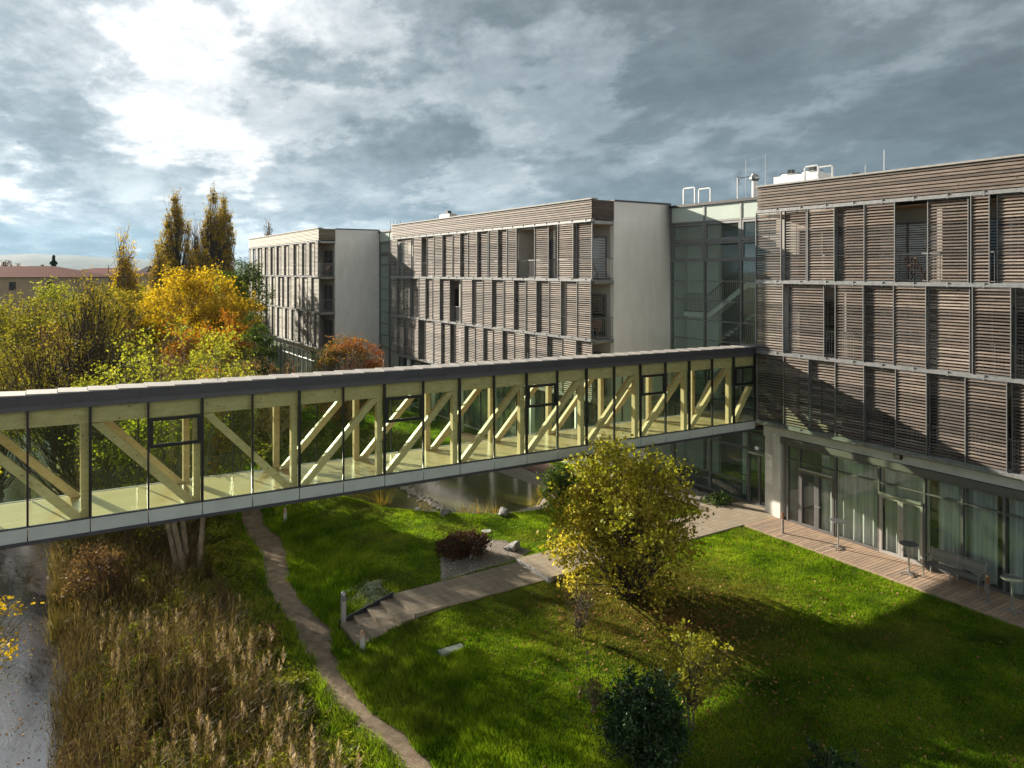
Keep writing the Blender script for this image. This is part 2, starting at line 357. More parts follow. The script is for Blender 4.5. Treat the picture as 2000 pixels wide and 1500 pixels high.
def mat_grassblade():
    m, t, out = newmat('grass_blade'); p = pos(t); r = island(t)
    n = t.noise(t.scale(p, (1, 1, .1)), .55, 6, .65); n2 = t.noise(p, 5, 3, .6)
    f = t.math('ADD', t.math('MULTIPLY', t.math('ADD', t.math('MULTIPLY', t.math('SUBTRACT', n, .5), 1.6), .5), .6), t.math('ADD', t.math('MULTIPLY', r, .25), t.math('MULTIPLY', n2, .17)))
    c = t.ramp(f, GRASSCOL)
    # brownish thin patches of lawn (moss, worn turf)
    n3 = t.noise(p, .23, 5, .6)
    c = t.mix(t.math('MULTIPLY', t.math('MULTIPLY', t.math('SUBTRACT', n3, .50), 6.0, clamp=True), t.math('ADD', .35, t.math('MULTIPLY', r, .5)), clamp=True), c, (.20, .165, .06))
    dv = t.node('ShaderNodeVectorMath', operation='DISTANCE'); t.put(dv.inputs[0], t.scale(p, (1, 1, 0))); dv.inputs[1].default_value = (16.3, 17.0, 0)
    thin = t.math('MULTIPLY', t.math('SUBTRACT', t.math('ADD', 3.2, t.math('MULTIPLY', n, 3.0)), dv.outputs['Value']), .5, clamp=True)
    c = t.mix(t.math('MULTIPLY', thin, t.math('ADD', .3, t.math('MULTIPLY', r, .6))), c, (.22, .155, .065))
    d = t.node('ShaderNodeBsdfDiffuse'); t.put(d.inputs[0], c)
    tl = t.node('ShaderNodeBsdfTranslucent'); t.put(tl.inputs[0], t.mix(1, c, (1.1, 1.15, .5), 'MULTIPLY'))
    mx = t.node('ShaderNodeMixShader'); mx.inputs[0].default_value = .5; t.l.new(d.outputs[0], mx.inputs[1]); t.l.new(tl.outputs[0], mx.inputs[2])
    t.l.new(mx.outputs[0], out.inputs[0])
mat_grassblade()
def mat_bark(name, a, b_):
    pbr(name, b_, .9, var=.2, scale=9, stretch=(1, 1, .3), dark=a, bump=.5, bscale=30)
mat_bark('bark', (.055, .042, .032), (.16, .125, .095)); mat_bark('bark_dark', (.025, .019, .014), (.07, .053, .04)); mat_bark('bark_pale', (.13, .10, .075), (.30, .245, .18))

def mat_ground():
    m, t, out = newmat('ground_soil'); p = pos(t); b = t.node('ShaderNodeBsdfPrincipled')
    sp = t.node('ShaderNodeSeparateXYZ', i_0=p)
    n = t.noise(p, .55, 6, .65); n2 = t.noise(p, 6, 6, .7)
    f = t.math('ADD', t.math('MULTIPLY', n, .65), t.math('MULTIPLY', n2, .35))
    grass = t.ramp(f, [(.3, (.040, .058, .010)), (.5, (.065, .105, .012)), (.7, (.11, .155, .018))])
    bank = t.ramp(f, [(.3, (.05, .04, .022)), (.5, (.10, .08, .04)), (.7, (.11, .12, .035))])
    n3 = t.noise(p, .8, 4, .6)
    xb = t.math('MULTIPLY', t.math('SUBTRACT', t.math('ADD', sp.outputs[0], t.math('MULTIPLY', n3, 1.6)), 7.2), 1.2, clamp=True)
    c = t.mix(xb, bank, grass)
    far = t.math('MULTIPLY', t.math('SUBTRACT', t.math('ABSOLUTE', sp.outputs[1]), 120), .01, clamp=True)
    fc = t.ramp(t.noise(p, .006, 4, .6), [(.35, (.05, .07, .02)), (.5, (.13, .12, .05)), (.65, (.07, .09, .03))])
    c = t.mix(far, c, fc)
    t.put(b.inputs['Base Color'], c); b.inputs['Roughness'].default_value = .95; b.inputs['Specular IOR Level'].default_value = .1
    bp = t.node('ShaderNodeBump'); bp.inputs['Strength'].default_value = .7; bp.inputs['Distance'].default_value = .05
    t.put(bp.inputs['Height'], n2); t.put(b.inputs['Normal'], bp.outputs[0]); t.l.new(b.outputs[0], out.inputs[0])
mat_ground()
def mat_dirt(name, a, b_, sc=3):
    m, t, out = newmat(name); p = pos(t); b = t.node('ShaderNodeBsdfPrincipled')
    n = t.noise(p, sc, 8, .7); n2 = t.noise(p, sc*9, 4, .7)
    v = t.node('ShaderNodeTexVoronoi', i_Vector=p, i_Scale=28.0)
    c = t.ramp(t.math('ADD', t.math('MULTIPLY', n, .6), t.math('MULTIPLY', n2, .4)), [(.35, a), (.65, b_)])
    c = t.mix(t.math('MULTIPLY', v.outputs[0], .3), c, tuple(x*.5 for x in a))
    t.put(b.inputs['Base Color'], c); b.inputs['Roughness'].default_value = .95; b.inputs['Specular IOR Level'].default_value = .1
    bp = t.node('ShaderNodeBump'); bp.inputs['Strength'].default_value = .8; bp.inputs['Distance'].default_value = .03
    t.put(bp.inputs['Height'], n2); t.put(b.inputs['Normal'], bp.outputs[0]); t.l.new(b.outputs[0], out.inputs[0])
mat_dirt('path_dirt', (.15, .11, .075), (.42, .335, .25))
mat_dirt('gravel_base', (.20, .17, .14), (.40, .36, .31), 8)
mat_dirt('pond_bed', (.03, .026, .012), (.10, .085, .035), 1)
def mat_paving():
    m, t, out = newmat('paving'); p = pos(t); b = t.node('ShaderNodeBsdfPrincipled')
    br = t.node('ShaderNodeTexBrick', i_Vector=t.scale(p, (1, 1, 0)), i_Scale=1.0, offset=.0)
    br.inputs['Brick Width'].default_value = .30; br.inputs['Row Height'].default_value = .30; br.inputs['Mortar Size'].default_value = .009
    br.inputs['Mortar Smooth'].default_value = .3
    br.inputs['Color1'].default_value = (.37, .305, .225, 1); br.inputs['Color2'].default_value = (.28, .23, .165, 1); br.inputs['Mortar'].default_value = (.10, .085, .055, 1)
    n = t.noise(p, 1.3, 7, .7)
    c = t.mix(t.math('MULTIPLY', n, .6), br.outputs[0], (.26, .21, .145))
    t.put(b.inputs['Base Color'], c); b.inputs['Roughness'].default_value = .9
    bp = t.node('ShaderNodeBump'); bp.inputs['Strength'].default_value = .4; bp.inputs['Distance'].default_value = .01
    t.put(bp.inputs['Height'], t.noise(p, 60, 3, .6)); t.put(b.inputs['Normal'], bp.outputs[0])
    t.l.new(b.outputs[0], out.inputs[0])
mat_paving()
def mat_water(name, col, bscale, bstr, stretch, rough=.03):
    m, t, out = newmat(name); p = pos(t); b = t.node('ShaderNodeBsdfPrincipled')
    b.inputs['Base Color'].default_value = (*col, 1); b.inputs['Roughness'].default_value = rough; b.inputs['IOR'].default_value = 1.33 if name == 'pond_water' else 1.6
    b.inputs['Specular IOR Level'].default_value = .4 if name == 'pond_water' else .9
    bp = t.node('ShaderNodeBump'); bp.inputs['Strength'].default_value = bstr; bp.inputs['Distance'].default_value = .03
    t.put(bp.inputs['Height'], t.noise(t.scale(p, stretch), bscale, 5, .6, .5)); t.put(b.inputs['Normal'], bp.outputs[0])
    t.l.new(b.outputs[0], out.inputs[0])
mat_water('creek_water', (.05, .047, .052), 6.0, .13, (1.3, .8, 1), .0)
mat_water('pond_water', (.062, .066, .012), 1.6, .12, (1, 1, 1), .16)
pbr('hill_forest', (.035, .06, .05), .95, var=.3, scale=.01)
pbr('stone', (.26, .255, .245), .9, var=.3, scale=7, bump=.8, bscale=14)
pbr('gravel_stone', (.50, .45, .40), .9, var=.35, scale=22)

# ---------------------------------------------------------------- terrain
rs = np.random.RandomState(7)
POND = np.array([(12.0,34),(13.1,31),(14.8,29.3),(16.3,28.1),(18.6,27.4),(20.2,28.6),(20.9,30.4),(20.7,33.5),(20,37),(17,39.2),(13.6,38.2)])
def inpoly(x, y, P):
    x = np.asarray(x); y = np.asarray(y); ins = np.zeros(x.shape, bool); dist = np.full(x.shape, 1e9)
    for i in range(len(P)):
        x1, y1 = P[i]; x2, y2 = P[(i+1) % len(P)]
        c = ((y1 > y) != (y2 > y)) & (x < (x2-x1)*(y-y1)/(y2-y1+1e-12)+x1); ins ^= c
        dx, dy = x2-x1, y2-y1; tt = np.clip(((x-x1)*dx+(y-y1)*dy)/(dx*dx+dy*dy), 0, 1)
        dist = np.minimum(dist, np.hypot(x-x1-tt*dx, y-y1-tt*dy))
    return np.where(ins, -dist, dist)      # signed, negative inside
def vnoise(x, y, sc, seed=0):
    x = np.asarray(x)*sc; y = np.asarray(y)*sc
    xi = np.floor(x).astype(int); yi = np.floor(y).astype(int); xf = x-xi; yf = y-yi
    def h(a, b): v = np.sin(a*127.1+b*311.7+seed*74.7)*43758.5453; return v-np.floor(v)
    u = xf*xf*(3-2*xf); v = yf*yf*(3-2*yf)
    return (h(xi, yi)*(1-u)+h(xi+1, yi)*u)*(1-v)+(h(xi, yi+1)*(1-u)+h(xi+1, yi+1)*u)*v
def pathX(y): return 7.13+.35*np.sin(y*.21+.6)+.12*np.sin(y*.9)+np.where(np.asarray(y) > 28, (np.asarray(y)-28)*.06, 0)
CREEK_Z = -2.2
def pathW(y, side):
    y = np.asarray(y, float); side = np.asarray(side)
    return .07+.19*vnoise(y, side*5.0, .9, 70)+.16*vnoise(y, side*7.0, 3.1, 71)+np.clip((y-22)/30, 0, .22)+.18*np.exp(-((y-22.3)/1.2)**2)
def gz(x, y):
    x = np.asarray(x, float); y = np.asarray(y, float)
    m = .30*np.sin(y*.31)+.12*np.sin(y*1.1)+.55*(vnoise(y, 0*y, .55, 90)-.5)+.35*(vnoise(y, 0*y, 1.9, 91)-.5)
    kx = [-1e4, -14, -7, -3.6, -2.9, -.2, .35, 1.2, 4.5, 6.5, 8.0, 9.6, 10.8, 1e4]
    kz = [-.6, -.6, -.9, -1.9, -2.7, -2.7, -2.15, -1.9, -1.3, -.66, -.54, -.15, -.02, 0]
    w = np.clip((x-3)/3, 0, 1)
    z = np.interp(x-m*(1-w), kx, kz)
    bump = (vnoise(x, y, .5)-.5)*.16+(vnoise(x, y, 1.7, 3)-.5)*.07
    nearb = np.clip((x-10.5)/3, 0, 1)
    bump = bump*np.where(x < 8.6, np.where(np.abs(x-pathX(y)) < .9, .35, 1.0), 1-.8*nearb)
    z = z+np.where((x > -3) & (x < 0), bump*.3, bump)
    lim = np.clip((24.0-x)/1.5, 0, 1); z = np.where(x > 15, z*lim, z)
    d = inpoly(x, y, POND); z = np.where(d < .5, np.minimum(z, np.interp(d, [-1.2, 0, .5], [-.8, -.16, 0])), z)
    z = z+.10*np.clip((x-14.2)/2.0, 0, 1)*(d > .6)*np.clip((21.3-y)/.8, 0, 1)
    # cut below the steps and the paved walk
    z = np.where((x > 7.6) & (x < 14.6) & (y > 20.85) & (y < 22.4), np.where(x < 9.7, np.interp(x, [7.7, 8.3, 9.7], [-.74, -.70, -.38]), -.12), z)
    z = np.where((x >= 14.6) & (x < 29) & (y > 20.62) & (y < 22.4), -.06, z)
    z = np.where((x > 24.35), -.15, z)
    return z
def axis(a, b, st, ext):
    c = list(np.arange(a, b+1e-6, st)); s_ = st; lo = a; hi = b; L = []; H = []
    while lo > -ext: s_ *= 1.25; lo -= s_; L.append(lo)
    s_ = st
    while hi < ext: s_ *= 1.25; hi += s_; H.append(hi)
    return np.array(L[::-1]+c+H)
gx = axis(-6, 26, .22, 9000); gy = axis(4, 50, .25, 9000)
GX, GY = np.meshgrid(gx, gy, indexing='ij'); GZ = gz(GX, GY)
nx, ny = GX.shape
idx = np.arange(nx*ny).reshape(nx, ny)
fq = np.stack([idx[:-1, :-1], idx[1:, :-1], idx[1:, 1:], idx[:-1, 1:]], -1).reshape(-1, 4)
me = bpy.data.meshes.new('ground'); me.from_pydata(np.stack([GX, GY, GZ], -1).reshape(-1, 3).tolist(), [], fq.tolist())
me.materials.append(M['ground_soil']); me.polygons.foreach_set('use_smooth', [True]*len(fq)); me.update()
go = bpy.data.objects.new('ground', me); COL.objects.link(go); struct(go)

# creek water
mb = MB(); ys = np.arange(-8, 260, 4.0)
for a, b in zip(ys[:-1], ys[1:]): mb.add([(-6.5, a, CREEK_Z), (3.0, a, CREEK_Z), (3.0, b, CREEK_Z), (-6.5, b, CREEK_Z)], [(0, 1, 2, 3)])
struct(mb.build('creek_water', M['creek_water']))
c0 = POND.mean(0); PW = c0+(POND-c0)*1.03
mb = MB(); mb.add([(x, y, -.20) for x, y in PW], [tuple(range(len(PW)))]); struct(mb.build('pond_water', M['pond_water']))
# dirt path
mb = MB(); py_ = np.arange(3, 60, .3); vs = []; nc = 8
for y in py_:
    for j in range(nc+1):
        u = -1+2*j/nc; hw = float(pathW(y, -1 if u < 0 else 1))+.12; x = pathX(y)+u*hw
        vs.append((x, y, float(gz(x, y))+.03-.06*abs(u)**4))
mb.add(vs, [(i*(nc+1)+j, i*(nc+1)+j+1, (i+1)*(nc+1)+j+1, (i+1)*(nc+1)+j) for i in range(len(py_)-1) for j in range(nc)])
struct(mb.build('dirt_path', M['path_dirt'], smooth=True))
# paved walk + steps
def walkY(x): return 20.85 if x < 9.55 else 20.75, 22.45
st = MB(); sx = [7.77, 8.22, 8.67, 9.12, 9.56]; szz = [-.50, -.375, -.25, -.125, 0]
def lowY(x): return np.interp(x, [7.7, 9.56, 14.5], [20.82, 20.80, 20.70])
def hiY(x): return np.interp(x, [7.7, 9.56, 14.5], [22.45, 22.47, 22.55])
for k in range(4):
    a, b = sx[k], sx[k+1]+.02; z1 = szz[k]
    st.hexa([(a, lowY(a), z1-.32), (b, lowY(b), z1-.32), (b, hiY(b), z1-.32), (a, hiY(a), z1-.32), (a, lowY(a), z1), (b, lowY(b), z1), (b, hiY(b), z1), (a, hiY(a), z1)])
    st.hexa([(a-.012, lowY(a), z1-.10), (a+.09, lowY(a), z1-.10), (a+.09, hiY(a), z1-.10), (a-.012, hiY(a), z1-.10), (a-.012, lowY(a), z1+.006), (a+.09, lowY(a), z1+.006), (a+.09, hiY(a), z1+.006), (a-.012, hiY(a), z1+.006)], 0)
steps = empty('garden_steps', (8.6, 21.6, -.5), 'four paved garden steps going down from the walk to the dirt path', 'steps')
st.build('step_block', [M['paving'], M['concrete']], steps)
mb = MB(); mb.hexa([(7.74, 22.48, -.9), (9.6, 22.50, -.5), (9.6, 22.54, -.5), (7.74, 22.52, -.9), (7.74, 22.48, -.43), (9.6, 22.50, .05), (9.6, 22.54, .05), (7.74, 22.52, -.43)])
mb.build('side_kerb', M['dark_metal'], steps)
mb = MB()
a, b = 9.56, 14.45
mb.hexa([(a, lowY(a), -.3), (b, lowY(b), -.3), (b, hiY(b), -.3), (a, hiY(a), -.3), (a, lowY(a), 0.004), (b, lowY(b), 0.004), (b, hiY(b), 0.004), (a, hiY(a), 0.004)])
mb.box(14.45, 24.27, 20.5, 22.5, -.2, .15)
mb.box(24.27, 26.7, 20.45, 22.5, -.2, .15)
mb.box(24.6, 26.7, 22.5, 23.3, -.2, .148)
struct(mb.build('paved_walk', M['paving']))
mb = MB(); mb.box(14.40, 14.46, 20.5, 22.55, -.1, .158); mb.box(14.42, 14.55, 20.42, 20.5, -.2, .16)
struct(mb.build('walk_kerb', M['concrete']))
# gravel beach by the pond and gravel bed by the walk
def patch(name, P, z, mat, stones=0, seed=1, size=.03):
    P = np.array(P); c = P.mean(0); mb = MB(); n = len(P); vs = []
    rings = 7
    for r_ in range(rings+1):
        for p in P:
            q = c+(p-c)*r_/rings; vs.append((q[0], q[1], float(gz(q[0], q[1]))+z-(.05 if r_ == rings else 0)))
    mb.add(vs, [(r_*n+j, (r_+1)*n+j, (r_+1)*n+(j+1) % n, r_*n+(j+1) % n) for r_ in range(rings) for j in range(n)])
    struct(mb.build(name, mat, smooth=True))
    if stones:
        rr = np.random.RandomState(seed); lo = P.min(0); hi = P.max(0)
        q = lo+(hi-lo)*rr.rand(stones*2, 2); q = q[inpoly(q[:, 0], q[:, 1], P) < -.02][:stones]
        return q
def pebbles(name, q, label, mat, size, seed=3, zoff=.0):
    rr = np.random.RandomState(seed); n = len(q); z = gz(q[:, 0], q[:, 1])+zoff
    base = np.array([(1,0,0),(0,1,0),(-1,0,0),(0,-1,0),(0,0,.8)]); tri = [(0,1,4),(1,2,4),(2,3,4),(3,0,4)]
    s_ = size*(.5+rr.rand(n)); a = rr.rand(n)*6.28
    V = np.zeros((n, 5, 3))
    for i, p in enumerate(base):
        V[:, i, 0] = q[:, 0]+s_*(p[0]*np.cos(a)-p[1]*np.sin(a))*(.8+.5*rr.rand(n)); V[:, i, 1] = q[:, 1]+s_*(p[0]*np.sin(a)+p[1]*np.cos(a)); V[:, i, 2] = z+s_*p[2]*(.6+.5*rr.rand(n))-.004
    T = np.concatenate([V[:, list(t_)] for t_ in tri])
    o = fastmesh(name, T, 3, mat); tag(o, label, 'gravel', kind='stuff'); return o
beach = [(20.6,27.6),(22.2,28.0),(22.6,30.5),(22.6,35.2),(21.4,38),(20.3,36),(20.9,33),(21.0,30.4),(20.3,28.6),(19,27.4),(16.5,27.9),(16.2,27.6),(18.6,26.9)]
q1 = patch('gravel_beach', beach, .03, M['gravel_base'], 2600, 1)
pebbles('pond_gravel', q1, 'pale gravel spread between the pond and the terrace', M['gravel_stone'], .035)
bed = [(11.4,22.65),(13.0,22.7),(14.6,22.65),(15.5,23.2),(15.2,24.6),(14.4,25.4),(13.2,25.2),(12.2,24.3)]
q2 = patch('gravel_bed', bed, .03, M['gravel_base'], 5500, 2)
pebbles('bed_gravel', q2, 'grey pink gravel bed beside the paved walk', M['gravel_stone'], .045)
bed2 = [(24.8,23.4),(26.6,23.4),(26.6,28.5),(25.4,28.5),(24.6,25.5)]
q3 = patch('door_gravel_bed', bed2, .19, M['gravel_base'], 900, 5)
pebbles('door_gravel', q3, 'narrow gravel strip along the entrance glazing', M['gravel_stone'], .03, 4, .19)

# timber deck along the right building
mb = MB(); y = 2.0
rr = random.Random(5)
while y < 20.42:
    mb.box(24.27, 26.18, y, y+.130, .10, .15+rr.uniform(-.002, .002)); y += .15
mb.box(24.22, 24.262, 2.0, 20.43, -.1, .155)
deck = mb.build('timber_deck', M['deck_wood']); struct(deck)
mb = MB(); mb.box(24.3, 26.18, 2, 20.4, -.2, .09); struct(mb.build('deck_underside', M['interior_dark']))
mb = MB()
for k in range(20): mb.box(21.6, 23.2, 30.2+k*.6, 30.2+k*.6+.58, .02, .06)
struct(mb.build('brown_terrace', M['brown_deck']))
exec_marker = True
# ---------------------------------------------------------------- louvered buildings
ZL = [4.1, 7.1, 10.1, 13.1]; ZT = 14.27
def slats(mb, X, y0, y1, z0, z1, pitch=.105, h=.061, th=.022, tilt=32, seed=0):
    rr = random.Random(seed); n = int((z1-z0)/pitch); ti = R(tilt)
    for i in range(n):
        zc = z0+(i+.5)*(z1-z0)/n+rr.uniform(-.004, .004); a = ti+rr.uniform(-.10, .10)+(rr.uniform(-.25, .25) if rr.random() < .06 else 0)
        dx, dz = math.sin(a)*h/2, math.cos(a)*h/2; nx_, nz_ = -math.cos(a)*th/2, math.sin(a)*th/2
        # top edge leans inwards (+X)
        c = [(X+dx+nx_, zc+dz+nz_), (X+dx-nx_, zc+dz-nz_), (X-dx-nx_, zc-dz-nz_), (X-dx+nx_, zc-dz+nz_)]
        s0 = rr.uniform(-.003, .003)
        mb.add([(x, y0, z+s0) for x, z in c]+[(x, y1, z-s0) for x, z in c], [(0,1,2,3),(7,6,5,4),(0,4,5,1),(1,5,6,2),(2,6,7,3),(3,7,4,0)])
def shutter(parent, X, y0, y1, z0, z1, seed, mat, frame='mid_grey_metal'):
    mb = MB(); slats(mb, X, y0+.02, y1-.02, z0+.03, z1-.03, seed=seed)
    o = mb.build('shutter', mat, parent)
    f = MB()
    for y in (y0, y1-.028): f.box(X-.045, X+.03, y, y+.028, z0, z1)
    if y1-y0 > .95: ym = y0+(y1-y0)*.5; f.box(X+.034, X+.05, ym-.012, ym+.012, z0+.02, z1-.02)
    f.box(X-.02, X+.03, y0+.028, y1-.028, z0, z0+.025); f.box(X-.02, X+.03, y0+.028, y1-.028, z1-.025, z1)
    f.build('shutter_frame', M[frame], o)
def chair_proto():
    e = empty('balcony_chair', (0, 0, 0), 'x', 'chair', 'wooden folding chairs on the balconies')
    mb = MB()
    for i in range(5): mb.box(-.2+i*.082, -.2+i*.082+.07, -.22, .22, .42, .44)
    mb.build('seat', M['chair_wood'], e)
    mb = MB()
    for i in range(4): mb.hexa([(.20+i*.035,-.21,.52+i*.11),(.225+i*.035,-.21,.52+i*.11),(.225+i*.035,.21,.52+i*.11),(.20+i*.035,.21,.52+i*.11),(.22+i*.035,-.21,.60+i*.11),(.245+i*.035,-.21,.60+i*.11),(.245+i*.035,.21,.60+i*.11),(.22+i*.035,.21,.60+i*.11)])
    mb.build('backrest', M['chair_wood'], e)
    for y in (-.23, .23):
        mb = MB(); mb.bar((-.2, y, 0), (.36, y, .95), .03, .03); mb.build('leg', M['chair_wood'], e)
        mb = MB(); mb.bar((.22, y*.9, 0), (-.2, y*.9, .43), .03, .03); mb.build('leg', M['chair_wood'], e)
    return e
CH = chair_proto(); CHUSED = [False]
def chair(x, y, z, rz, label):
    if not CHUSED[0]:
        CH.location = (x, y, z); CH.rotation_euler = (0, 0, rz); CH['label'] = label; CHUSED[0] = True
    else: copy_tree(CH, (x, y, z), rz, 1, label)

def building(label, X, Y0, Y1, XB, gaps, seed, matname, endwall_to, floors=3):
    """facade on the plane X, near end at Y0, far end at Y1"""
    B = empty('louvered_building', (X, Y0, 0), label, 'building', 'louvered hotel blocks')
    XI = X+1.42; mat = M[matname]
    w = MB(); w.box(XI, XB, Y0+.28, Y1, 4.1, 13.9)
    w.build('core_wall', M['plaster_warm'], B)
    if endwall_to:
        w = MB(); w.box(XI, endwall_to, Y0, Y0+.275, 0, 14.16); w.build('end_wall', M['end_wall_plaster'], B)
        w = MB(); w.box(XI+.004, endwall_to-.01, Y0-.04, Y0+.3, 14.165, ZT-.02); w.build('end_coping', M['dark_metal'], B)
    w = MB(); w.box(X+.1, XB, Y0+.1, Y1-.1, 13.905, 13.98); w.build('flat_roof', M['roof_gravel'], B)
    # parapet band
    w = MB(); slats(w, X-.0, Y0, Y1, 13.24, 14.2, pitch=.113, h=.085, th=.025, tilt=14, seed=seed)
    if endwall_to:
        for i in range(8):
            z = 13.26+i*.12; w.box(X+.03, XI-.002, Y0-.028, Y0, z, z+.078)
    w.build('parapet_cladding', mat, B)
    w = MB(); w.box(X+.06, X+.14, Y0+.03, Y1, 13.2, 14.19)
    if endwall_to: w.box(X+.145, XI-.002, Y0+.03, Y0+.1, 13.2, 14.19)
    w.build('parapet_backing', M['interior_dark'], B)
    w = MB(); w.box(X-.07, X+.35, Y0-.05, Y1+.05, 14.205, ZT); w.build('parapet_coping', M['coping'], B)
    # ledges / slabs
    for i, z in enumerate(ZL):
        w = MB(); w.box(X-.10, X+.16, Y0-.03, Y1+.03, z-.01, z+.055)
        w.box(X-.07, X+.13, Y0-.02, Y1+.02, z+.06, z+.12)
        y = Y0+.4
        while y < Y1: w.box(X-.105, X-.08, y, y+.05, z-.03, z+.13); y += 1.15
        w.build('ledge', M['ledge_metal'], B)
        if i < 3 or endwall_to:
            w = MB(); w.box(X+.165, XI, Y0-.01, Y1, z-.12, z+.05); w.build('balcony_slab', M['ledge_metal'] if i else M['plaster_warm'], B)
    w = MB(); 
    for z in ZL[1:]: w.box(X+.17, XI-.005, Y0+.1, Y1-.02, z-.155, z-.125)
    w.build('soffit', M['soffit_wood'], B)
    # posts, railings, shutters
    k = 0
    for fl in range(floors):
        z0 = ZL[fl]+.125; z1 = ZL[fl+1]-.02
        rail = MB(); y = Y0+.12
        while y < Y1: rail.box(X+.20, X+.212, y, y+.012, z0+.06, z0+.98); y += .115
        rail.box(X+.18, X+.23, Y0+.02, Y1, z0+.985, z0+1.03); rail.box(X+.19, X+.22, Y0+.02, Y1, z0+.03, z0+.058)
        if endwall_to:
            xx = X+.32
            while xx < XI-.06: rail.box(xx, xx+.012, Y0+.03, Y0+.042, z0+.06, z0+.98); xx += .115
            rail.box(X+.232, XI-.002, Y0+.015, Y0+.06, z0+.985, z0+1.03); rail.box(X+.222, XI-.002, Y0+.02, Y0+.05, z0+.03, z0+.058)
        rail.build('railing', M['mid_grey_metal'], B)
        g = sorted(gaps[fl]); spans = []; c = Y0
        for a, b in g:
            if a-c > .25: spans.append((c, a))
            c = max(c, b)
        if Y1-c > .25: spans.append((c, Y1))
        for a, b in spans:
            n = max(1, round((b-a)/1.16))
            for j in range(n):
                ya = a+(b-a)*j/n; yb = a+(b-a)*(j+1)/n
                shutter(B, X-.055 if k % 2 else X+.035, ya-.01, yb+.015, z0, z1, seed*1000+k, mat); k += 1
        # divider walls and windows of the rooms
        yb_ = Y0+3.55; nroom = 0
        while yb_ < Y1-.5:
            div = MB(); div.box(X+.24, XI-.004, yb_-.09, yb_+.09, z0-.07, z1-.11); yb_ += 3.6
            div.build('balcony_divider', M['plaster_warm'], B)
        y = Y0+.55
        while y < Y1-2.2:
            fr = MB(); wy0, wy1 = y, y+2.3
            for yy in (wy0, (wy0+wy1)/2-.04, wy1-.08): fr.box(XI-.06, XI+.01, yy, yy+.08, z0, z0+2.2)
            fr.box(XI-.06, XI+.01, wy0+.08, wy1-.08, z0+2.12, z0+2.2)
            wo = fr.build('window', M['frame_grey'], B)
            gl = MB(); gl.box(XI-.035, XI-.004, wy0+.08, (wy0+wy1)/2-.04, z0, z0+2.12); gl.box(XI-.035, XI-.004, (wy0+wy1)/2+.04, wy1-.08, z0, z0+2.12)
            gl.build('pane', M['win_dark'], wo)
            if (k*7+nroom*5) % 3 == 0 or (fl == 2 and nroom < 2 and seed == 1):
                cu = MB(); zz = z0+.05
                while zz < z0+2.1: cu.box(XI-.058, XI-.038, wy0+.09, (wy0+wy1)/2-.05, zz, zz+.045); cu.box(XI-.058, XI-.038, (wy0+wy1)/2+.05, wy1-.09, zz, zz+.045); zz += .085
                cu.build('blind', M['white_paint'], wo)
            nroom += 1; y += 3.6
    return B
pbr('win_dark', (.02, .022, .024), .08, 0, var=.1, spec=1.0)
XA, XBb, XC = 25.8, 22.9, 19.1
def G(X, *pairs): return [tuple(sorted((YatX(a, X), YatX(b, X)))) for a, b in pairs]
gA = [G(XA, (1531, 1533), (1581.5, 1584), (1631, 1634), (1750, 1752), (1812, 1815), (1885, 1888), (1969, 1977)),
      G(XA, (1532, 1540), (1609, 1634), (1811, 1814), (1894, 1902), (1977, 1984)),
      G(XA, (1528, 1533), (1575, 1580), (1632, 1635), (1750, 1812), (1891, 1899), (1935, 1948))]
gB = [G(XBb, (819, 830), (846, 849), (879, 891), (909.5, 912), (928, 930), (963, 965), (984, 987), (1071, 1075)),
      G(XBb, (803, 807), (861, 863), (878, 880), (883, 903), (924, 928), (963, 966), (983, 987), (1026, 1030), (1050, 1053), (1098, 1104)),
      G(XBb, (778, 788), (803, 808.5), (825, 834), (883, 887), (915, 916.5), (952, 957), (1011, 1044), (1071, 1092), (1122, 1126))]
gC = [G(XC, (504, 505), (520, 522), (543, 544.5), (551, 552.5), (584, 586), (592, 594)),
      G(XC, (494, 496), (505, 507), (520, 522), (537, 539), (551, 556), (584, 586), (592, 594), (610, 611)),
      G(XC, (510, 513), (530, 532), (542, 544), (563, 565.5), (575, 578), (606, 608), (615, 616))]
bA = building('nearest brown louvered block with curtained glass ground floor at the right', XA, -8.0, 21.07, 38, gA, 1, 'slat_wood', None)
bB = building('middle brown louvered block with a pale end wall behind the bridge', XBb, 28.8, 54.1, 36, gB, 2, 'slat_wood', 28.3)
bC = building('farthest olive brown louvered block behind the round red shrub', XC, 60.5, 85.8, 32, gC, 3, 'slat_wood_olive', 24.5)
# the north end of the near building (faces away from the camera) is plastered
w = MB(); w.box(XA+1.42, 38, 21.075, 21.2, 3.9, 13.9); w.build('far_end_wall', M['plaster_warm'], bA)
chair(XBb+.7, 29.6, ZL[2]+.06, R(200), 'pale folding chair on the top corner balcony of the middle block')
chair(XBb+.75, 29.5, ZL[1]+.06, R(20), 'reddish folding chair on the lower corner balcony of the middle block')
chair(XA+.8, YatX(1768, XA), ZL[2]+.06, R(170), 'wooden chair behind the wide opening of the nearest block')
chair(XA+.8, YatX(1618, XA), ZL[1]+.06, R(10), 'wooden chair behind the narrow middle-floor opening of the nearest block')
chair(XC+.8, 61.3, ZL[2]+.06, R(20), 'chair on the top corner balcony of the farthest block')

